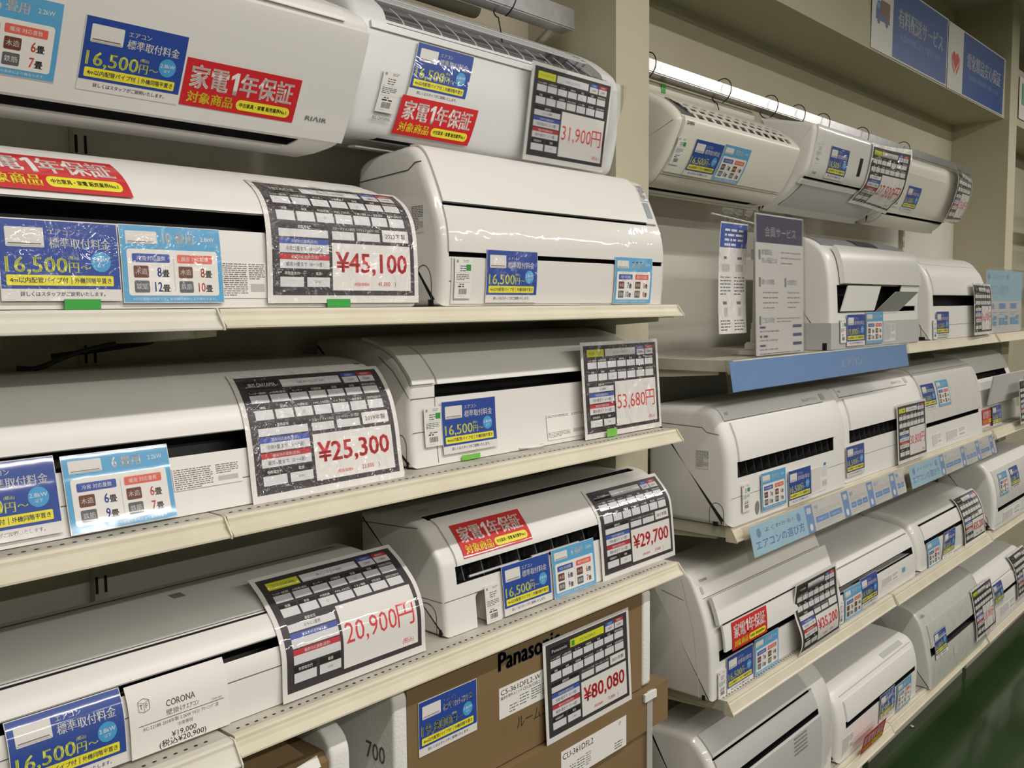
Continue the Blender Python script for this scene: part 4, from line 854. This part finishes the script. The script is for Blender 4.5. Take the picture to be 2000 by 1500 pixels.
u = Unit('R16', 'R16', 'air conditioner in a cloudy clear bag on the lowest shelf', (3.76, 4.52), [(1.16, -1.529), (1.165, -1.45), (1.175, -1.40), (1.186, -1.345), (1.202, -1.286), (1.223, -1.249), (1.245, -1.225), (1.30, -1.21), (1.42, -1.21)], 1.42, GR, r=.01)
BAG = mat('bagged_plastic', (.60, .60, .56), .3, coat=1.0, coat_r=.12, wrinkle=.5, wscale=10)
u.body([(.118, .150, 3.80, 4.46)], BAG); u.finish(); u.outlet(.118, .150, 3.80, 4.46, .04, DGR); u.panel(.152, .24, 3.81, 4.46, .005, BAG); u.word('Eolia', 3.79, .275, .02, MIDG, .01, 1.0); u.patch(4.06, .05, .05, .04, GREYP, 'grey_mark')
fee('R16', 3.832, .098, 'on the bagged unit of the lowest shelf', finish='film', skew=.016); sheet('R16', 4.335, .035, 'dim black price sheet on the bagged unit of the lowest shelf', price_sheet('パナソニック', 'CS-223CF', '33,000', yen=False, flu=True, detail=0), finish='film', off=.012, skew=.03)
u = Unit('R17', 'R17', 'air conditioner at the far right end of the lowest shelf', (4.56, 5.34), [(1.17, -1.529), (1.175, -1.42), (1.185, -1.36), (1.205, -1.31), (1.24, -1.27), (1.42, -1.24)], 1.42, GR, r=.02)
u.body([(.118, .135, 4.60, 5.30)], PLA); u.line(.2, 4.58, 5.30, .002); u.finish(); u.outlet(.118, .135, 4.60, 5.30); u.panel(.137, .19, 4.60, 5.30, .003); u.spec(4.80, .02, .25, .05, 91, 'white', 'grey')
fee('R17', 4.70, .094, 'on the unit at the far right of the lowest shelf', finish='film'); sheet('R17', 5.06, .045, 'black price sheet at the picture\'s right edge on the lowest shelf', price_sheet('ダイキン', 'AN-22', '38,500', yen=False, detail=0), finish='film', off=.012)

# ---------------------------------------------------------------- signs on the right shelves
t = thing('shelf_sign', 'blue clear-fronted banner sign clipped to the top right shelf', 'sign', (2.73, 1.14, -.22))
P = Print(1255, 76, 'pblue'); P.t('エアコン', 760, 39, 31, 'icon', al='c', w=176, b=.012)
fnS = lambda a, b, l: (2.10 + a, 1.140 + .012 * b / .076 - l, -.221 + b)
sheet_obj('blue_insert', P, fnS, 'gloss', t, t['_o'])
mb = MB(); mb.extrude([(1.1385, -.224), (1.1505, -.142), (1.1495, -.142), (1.1375, -.224)], 2.075, 3.375, CLEAR, 0)
mb.extrude([(1.1535, -.142), (1.1535, -.139), (1.1495, -.139), (1.1495, -.142)], 2.075, 3.375, CLEAR, 0); mb.obj('clear_cover', t)
def guide_strip(x0, x1, label):
    t = thing('guide_strip', label, 'sign', ((x0 + x1) / 2, 1.13, -.66), 'air conditioner guide strips')
    w = (x1 - x0) * 1000 - 45; P = Print(w, 78, 'paper')
    P.r(0, 0, 330, 78, 'lsky'); P.c(45, 22, 12, 'pblue'); P.c(285, 22, 12, 'pblue'); P.t('よくわかる！', 165, 20, 13, 'tile', al='c', w=170); P.t('エアコンの選び方', 165, 52, 26, 'hblue', al='c', w=290)
    x = 330; k = 0
    while x < w - 60:
        ww = min(200 if k else 260, w - x)
        P.r(x, 0, 48, 78, 'pblue'); P.rr(x + 10, 8, 28, 16, 3, 'paper', 2); P.c(x + 24, 62, 10, 'paper', 2)
        P.t(('冷房', '暖房', '電気代', '機能')[k % 4], x + 60, 14, 13, 'pblue', b=.01); P.lines(x + 60, 24, ww - 70, 3, 5, 2, 'silver', seed=k + 3)
        for j in range(2 if k != 1 else 3):
            bw = (ww - 80) / (2 if k != 1 else 3); P.rr(x + 60 + j * (bw + 6), 40, bw, 17, 3, 'pblue'); P.t('お部屋の広さ', x + 60 + j * (bw + 6) + bw / 2, 48.5, 7, 'lsky', al='c', w=bw * .7)
        P.lines(x + 60, 62, ww - 90, 2, 6, 2, 'silver', seed=k + 13); x += ww; k += 1
    fn = lambda a, b, l: (x0 + .035 + a, 1.1215 + .018 * b / .078 - l, -.660 + b)
    sheet_obj('printed_insert', P, fn, 'gloss', t, t['_o'])
    mb = MB(); mb.extrude([(1.1195, -.664), (1.1385, -.580), (1.1375, -.580), (1.1185, -.664)], x0, x1, CLEAR, 0); mb.extrude([(1.1425, -.580), (1.1425, -.577), (1.1375, -.577), (1.1375, -.580)], x0, x1, CLEAR, 0); mb.obj('clear_cover', t)
guide_strip(2.155, 3.325, 'pale blue and white guide strip hung from the second shelf near the pillar')
guide_strip(3.335, 4.45, 'pale blue and white guide strip hung from the second shelf further right')
# clip stand with hanging leaflet
t = thing('clip_stand', 'white clip stand with a metal bar and clear clips on the top shelf', 'stand', (2.44, 1.26, z1_))
mb = MB(); mb.box(2.40, 2.50, 1.215, 1.31, z1_ + .001, z1_ + .014, PLA); mb.extrude([(1.25, z1_ + .014), (1.25, z1_ + .03), (1.256, z1_ + .036), (1.276, z1_ + .036), (1.282, z1_ + .03), (1.282, z1_ + .014)], 2.425, 2.475, PLA, .003); mb.obj('base', t)
mb = MB(); mb.tube([(2.45, 1.266, z1_ + .03), (2.45, 1.266, z1_ + .072)], .009, PLA, 12); mb.tube([(2.45, 1.266, z1_ + .07), (2.45, 1.266, .235)], .0035, PLA, 10); mb.obj('pole', t)
mb = MB(); mb.tube([(2.20, 1.262, .238), (2.46, 1.262, .224)], .0028, SILV, 8); mb.obj('cross_bar', t)
for x in (2.27, 2.30, 2.34, 2.395):
    mb = MB(); mb.tube([(x, 1.258, .212), (x, 1.258, .248)], .006, CLEAR, 8); mb.tube([(x, 1.25, .248), (x, 1.266, .254)], .008, CLEAR, 8); mb.obj('clip', t)
mb = MB(); mb.box(2.444, 2.458, 1.257, 1.274, .125, .155, PLA); mb.obj('clamp', t)
P = Print(150, 298, 'paper'); P.r(2, 4, 146, 64, 'hblue'); P.lines(25, 18, 100, 4, 13, 6, 'white', seed=5)
for cx, sd in ((38, 1), (112, 5)):
    P.lines(cx - 12, 92, 24, 1, 8, 7, 'tile', seed=sd); P.rr(cx - 22, 112, 42, 20, 2, 'silver'); P.lines(cx - 28, 146, 56, 6, 9, 3.2, 'tile', seed=sd + 1); P.lines(cx - 14, 212, 28, 1, 8, 8, 'tile', seed=sd + 2); P.rr(cx - 8, 228, 18, 24, 2, 'silver'); P.lines(cx - 28, 262, 56, 4, 8, 3.2, 'tile', seed=sd + 3)
fn = lambda a, b, l: (2.188 + a + .04 * b / .298, 1.250 - .02 * (1 - b / .298) ** 2 - l, -.079 + b)
o = sheet_obj('leaflet', P, fn, 'film', None, (2.28, 1.25, -.079), curved=True, step=.02); tag(o, 'long white leaflet with blue head hanging from the clip stand', 'leaflet')
t = thing('acrylic_sign', 'tall clear acrylic stand with a purple-headed service leaflet on the top shelf', 'sign', (2.46, 1.19, z1_))
P = Print(293, 385, 'paper'); P.r(4, 4, 285, 74, 'dkpurple'); P.t('会員サービス', 150, 48, 30, 'silver', al='c', w=190)
P.r(18, 98, 9, 26, 'tile'); P.t('家電製品', 34, 104, 17, 'tile', w=62); P.t('安心保証とは', 34, 126, 17, 'tile', w=92); P.lines(150, 100, 130, 3, 15, 3.5, 'grey', seed=2)
P.r(18, 172, 9, 26, 'tile'); P.t('選べる特典', 34, 185, 17, 'tile', w=74); P.r(172, 172, 9, 26, 'tile'); P.t('会員限定', 188, 185, 17, 'tile', w=60); P.lines(40, 212, 95, 4, 14, 3.4, 'grey', seed=3); P.lines(190, 212, 80, 4, 14, 3.4, 'grey', seed=4)
P.r(18, 278, 9, 24, 'tile'); P.t('ご加入料金', 34, 290, 17, 'tile', w=74); P.lines(122, 284, 150, 2, 9, 3, 'grey', seed=6)
for k in range(3):
    y = 306 + k * 25; P.lines(20, y, 60, 1, 9, 6, 'violet', seed=20 + k); P.r(222, y - 2, 58, 9, 'violet'); P.lines(20, y + 12, 190, 1, 9, 4, 'grey', seed=30 + k)
P.lines(20, 380, 260, 3, 7, 2.6, 'tile', seed=40)
fn = lambda a, b, l: (2.318 + a, 1.190 + .010 * b / .385 - l, z1_ + .004 + b)
sheet_obj('printed_insert', P, fn, 'gloss', t, t['_o'])
mb = MB(); mb.extrude([(1.1865, z1_ + .001), (1.1965, z1_ + .395), (1.1935, z1_ + .395), (1.1835, z1_ + .001)], 2.308, 2.618, CLEAR, 0); mb.extrude([(1.191, z1_ + .001), (1.212, z1_ + .001), (1.212, z1_ + .004), (1.191, z1_ + .004)], 2.308, 2.618, CLEAR, 0); mb.obj('clear_cover', t)
# guide poster in the third bay
t = thing('guide_poster', 'pale blue guide poster in a clear stand at the right end of the top shelf', 'poster', (4.8, 1.21, z1_))
P = Print(600, 285, 'lsky'); P.c(30, 30, 14, 'pblue'); P.c(330, 30, 14, 'pblue'); P.t('よくわかる！', 180, 30, 20, 'grey', al='c', w=180); P.t('エアコンの選び方', 190, 90, 50, 'pblue', al='c', w=330); P.r(0, 140, 600, 145, 'paper')
for k in range(3): P.r(12 + k * 190, 150, 110, 26, 'pblue'); P.lines(16 + k * 190, 190, 150, 2, 10, 3, 'grey', seed=k); P.r(20 + k * 190, 216, 40, 34, 'sky'); P.r(70 + k * 190, 216, 40, 34, 'sky'); P.r(118 + k * 190, 206, 50, 20, 'sky'); P.r(118 + k * 190, 232, 50, 20, 'sky')
fn = lambda a, b, l: (4.485 + a, 1.20 - l, z1_ + .002 + b)
sheet_obj('printed_insert', P, fn, 'gloss', t, t['_o']); mb = MB(); mb.box(4.475, 5.25, 1.192, 1.194, z1_ + .001, .150, CLEAR); mb.box(4.475, 5.25, 1.2025, 1.27, z1_ + .001, z1_ + .003, CLEAR); mb.obj('clear_cover', t)
# banners on the beam
def banner(x0, x1, z0, z1, label, kind, txt, sub):
    w, h = (x1 - x0) * 1000, (z1 - z0) * 1000; P = Print(w, h, 'paper'); P.r(215, 6, w - 225, h - 12, 'bannerblue')
    if kind == 'truck':
        P.rr(85, 96, 95, 62, 8, 'cardb', 2); P.poly([(40, 165), (40, 130), (58, 105), (84, 105), (84, 165)], 'hblue', 2); P.r(46, 112, 30, 20, 'sky', 3); P.r(40, 158, 140, 16, 'hblue', 2); P.c(68, 176, 13, 'tile', 3); P.c(150, 176, 13, 'tile', 3)
    else:
        P.poly([(108 + 46 * .0625 * 16 * math.sin(a) ** 3, 150 - 46 * .0625 * (13 * math.cos(a) - 5 * math.cos(2 * a) - 2 * math.cos(3 * a) - math.cos(4 * a))) for a in [k * math.pi / 16 for k in range(32)]], 'price', 2)
        for s in (-1, 1): P.poly([(108 + s * 14, 215), (108 + s * 52, 175), (108 + s * 60, 130), (108 + s * 50, 130), (108 + s * 42, 165), (108 + s * 10, 195)], 'orange', 2)
    P.t(txt, 215 + (w - 225) / 2, h * .42, h * .27, 'white', al='c', w=(w - 225) * .82, b=.012); P.t(sub, 215 + (w - 225) / 2, h * .66, h * .1, 'pblue', al='c', w=(w - 225) * .74)
    fn = lambda a, b, l: (x0 + a, YB - .002 - .012 * b - l, z0 + b)
    o = sheet_obj('banner', P, fn, 'gloss', None, (x0, YB - .004, z0)); tag(o, label, 'banner', 'service banners on the beam')
banner(3.545, 4.415, .948, 1.235, 'blue banner with a delivery truck picture on the beam', 'truck', '有料配送サービス', '料金は地域によって変わります')
banner(4.425, 5.318, .946, 1.232, 'blue banner with a red heart picture on the beam', 'heart', '電化製品安心保証', '保証期間中の故障は無料で修理いたします')
# far end of the aisle
t = thing('clothes_rack', 'dark metal garment rack beyond the far pillar', 'rack', (7.0, 1.2, FZ))
mb = MB(); mb.tube([(6.55, 1.30, FZ), (6.55, 1.30, .62)], .02, mat('blue_grey_paint', srgb(96, 106, 150), .5), 10); mb.tube([(7.6, 1.30, FZ), (7.6, 1.30, .62)], .02, DGR, 10); mb.obj('post', t)
mb = MB(); mb.tube([(6.5, 1.30, .60), (7.65, 1.30, .60)], .03, BLK, 10); mb.tube([(6.5, 1.1, .45), (7.65, 1.1, .45)], .035, BLK, 10); mb.obj('rail', t)
mb = MB(); mb.face([(5.61 + .0, YB - .006, .98), (5.95, YB - .006, .98), (5.95, YB - .006, 1.2), (5.61, YB - .006, 1.2)], mat('white_print', srgb(225, 224, 220), .5)); mb.face([(5.66, YB - .008, 1.06), (5.9, YB - .008, 1.06), (5.9, YB - .008, 1.17), (5.66, YB - .008, 1.17)], mat('green_print', srgb(120, 170, 130), .5)); tag(mb.obj('wall_notice', None, (5.8, YB - .006, .98)), 'white notice with a green block beyond the far pillar', 'notice')
mb = MB(); rn = random.Random(3); mb.mesh([(3.805 + .014 * math.cos(k * .9) * rn.uniform(.5, 1), 1.24 + .010 * math.sin(k * .9), FZ + .001 + .004 * (k % 2)) for k in range(7)] + [(3.805, 1.24, FZ + .006)], [(k, (k + 1) % 7, 7) for k in range(7)] + [tuple(range(7))], PLA); tag(mb.obj('paper_scrap', None, (3.805, 1.24, FZ)), 'small white paper scrap on the green floor', 'litter')
bpy.data.objects.remove(_to)
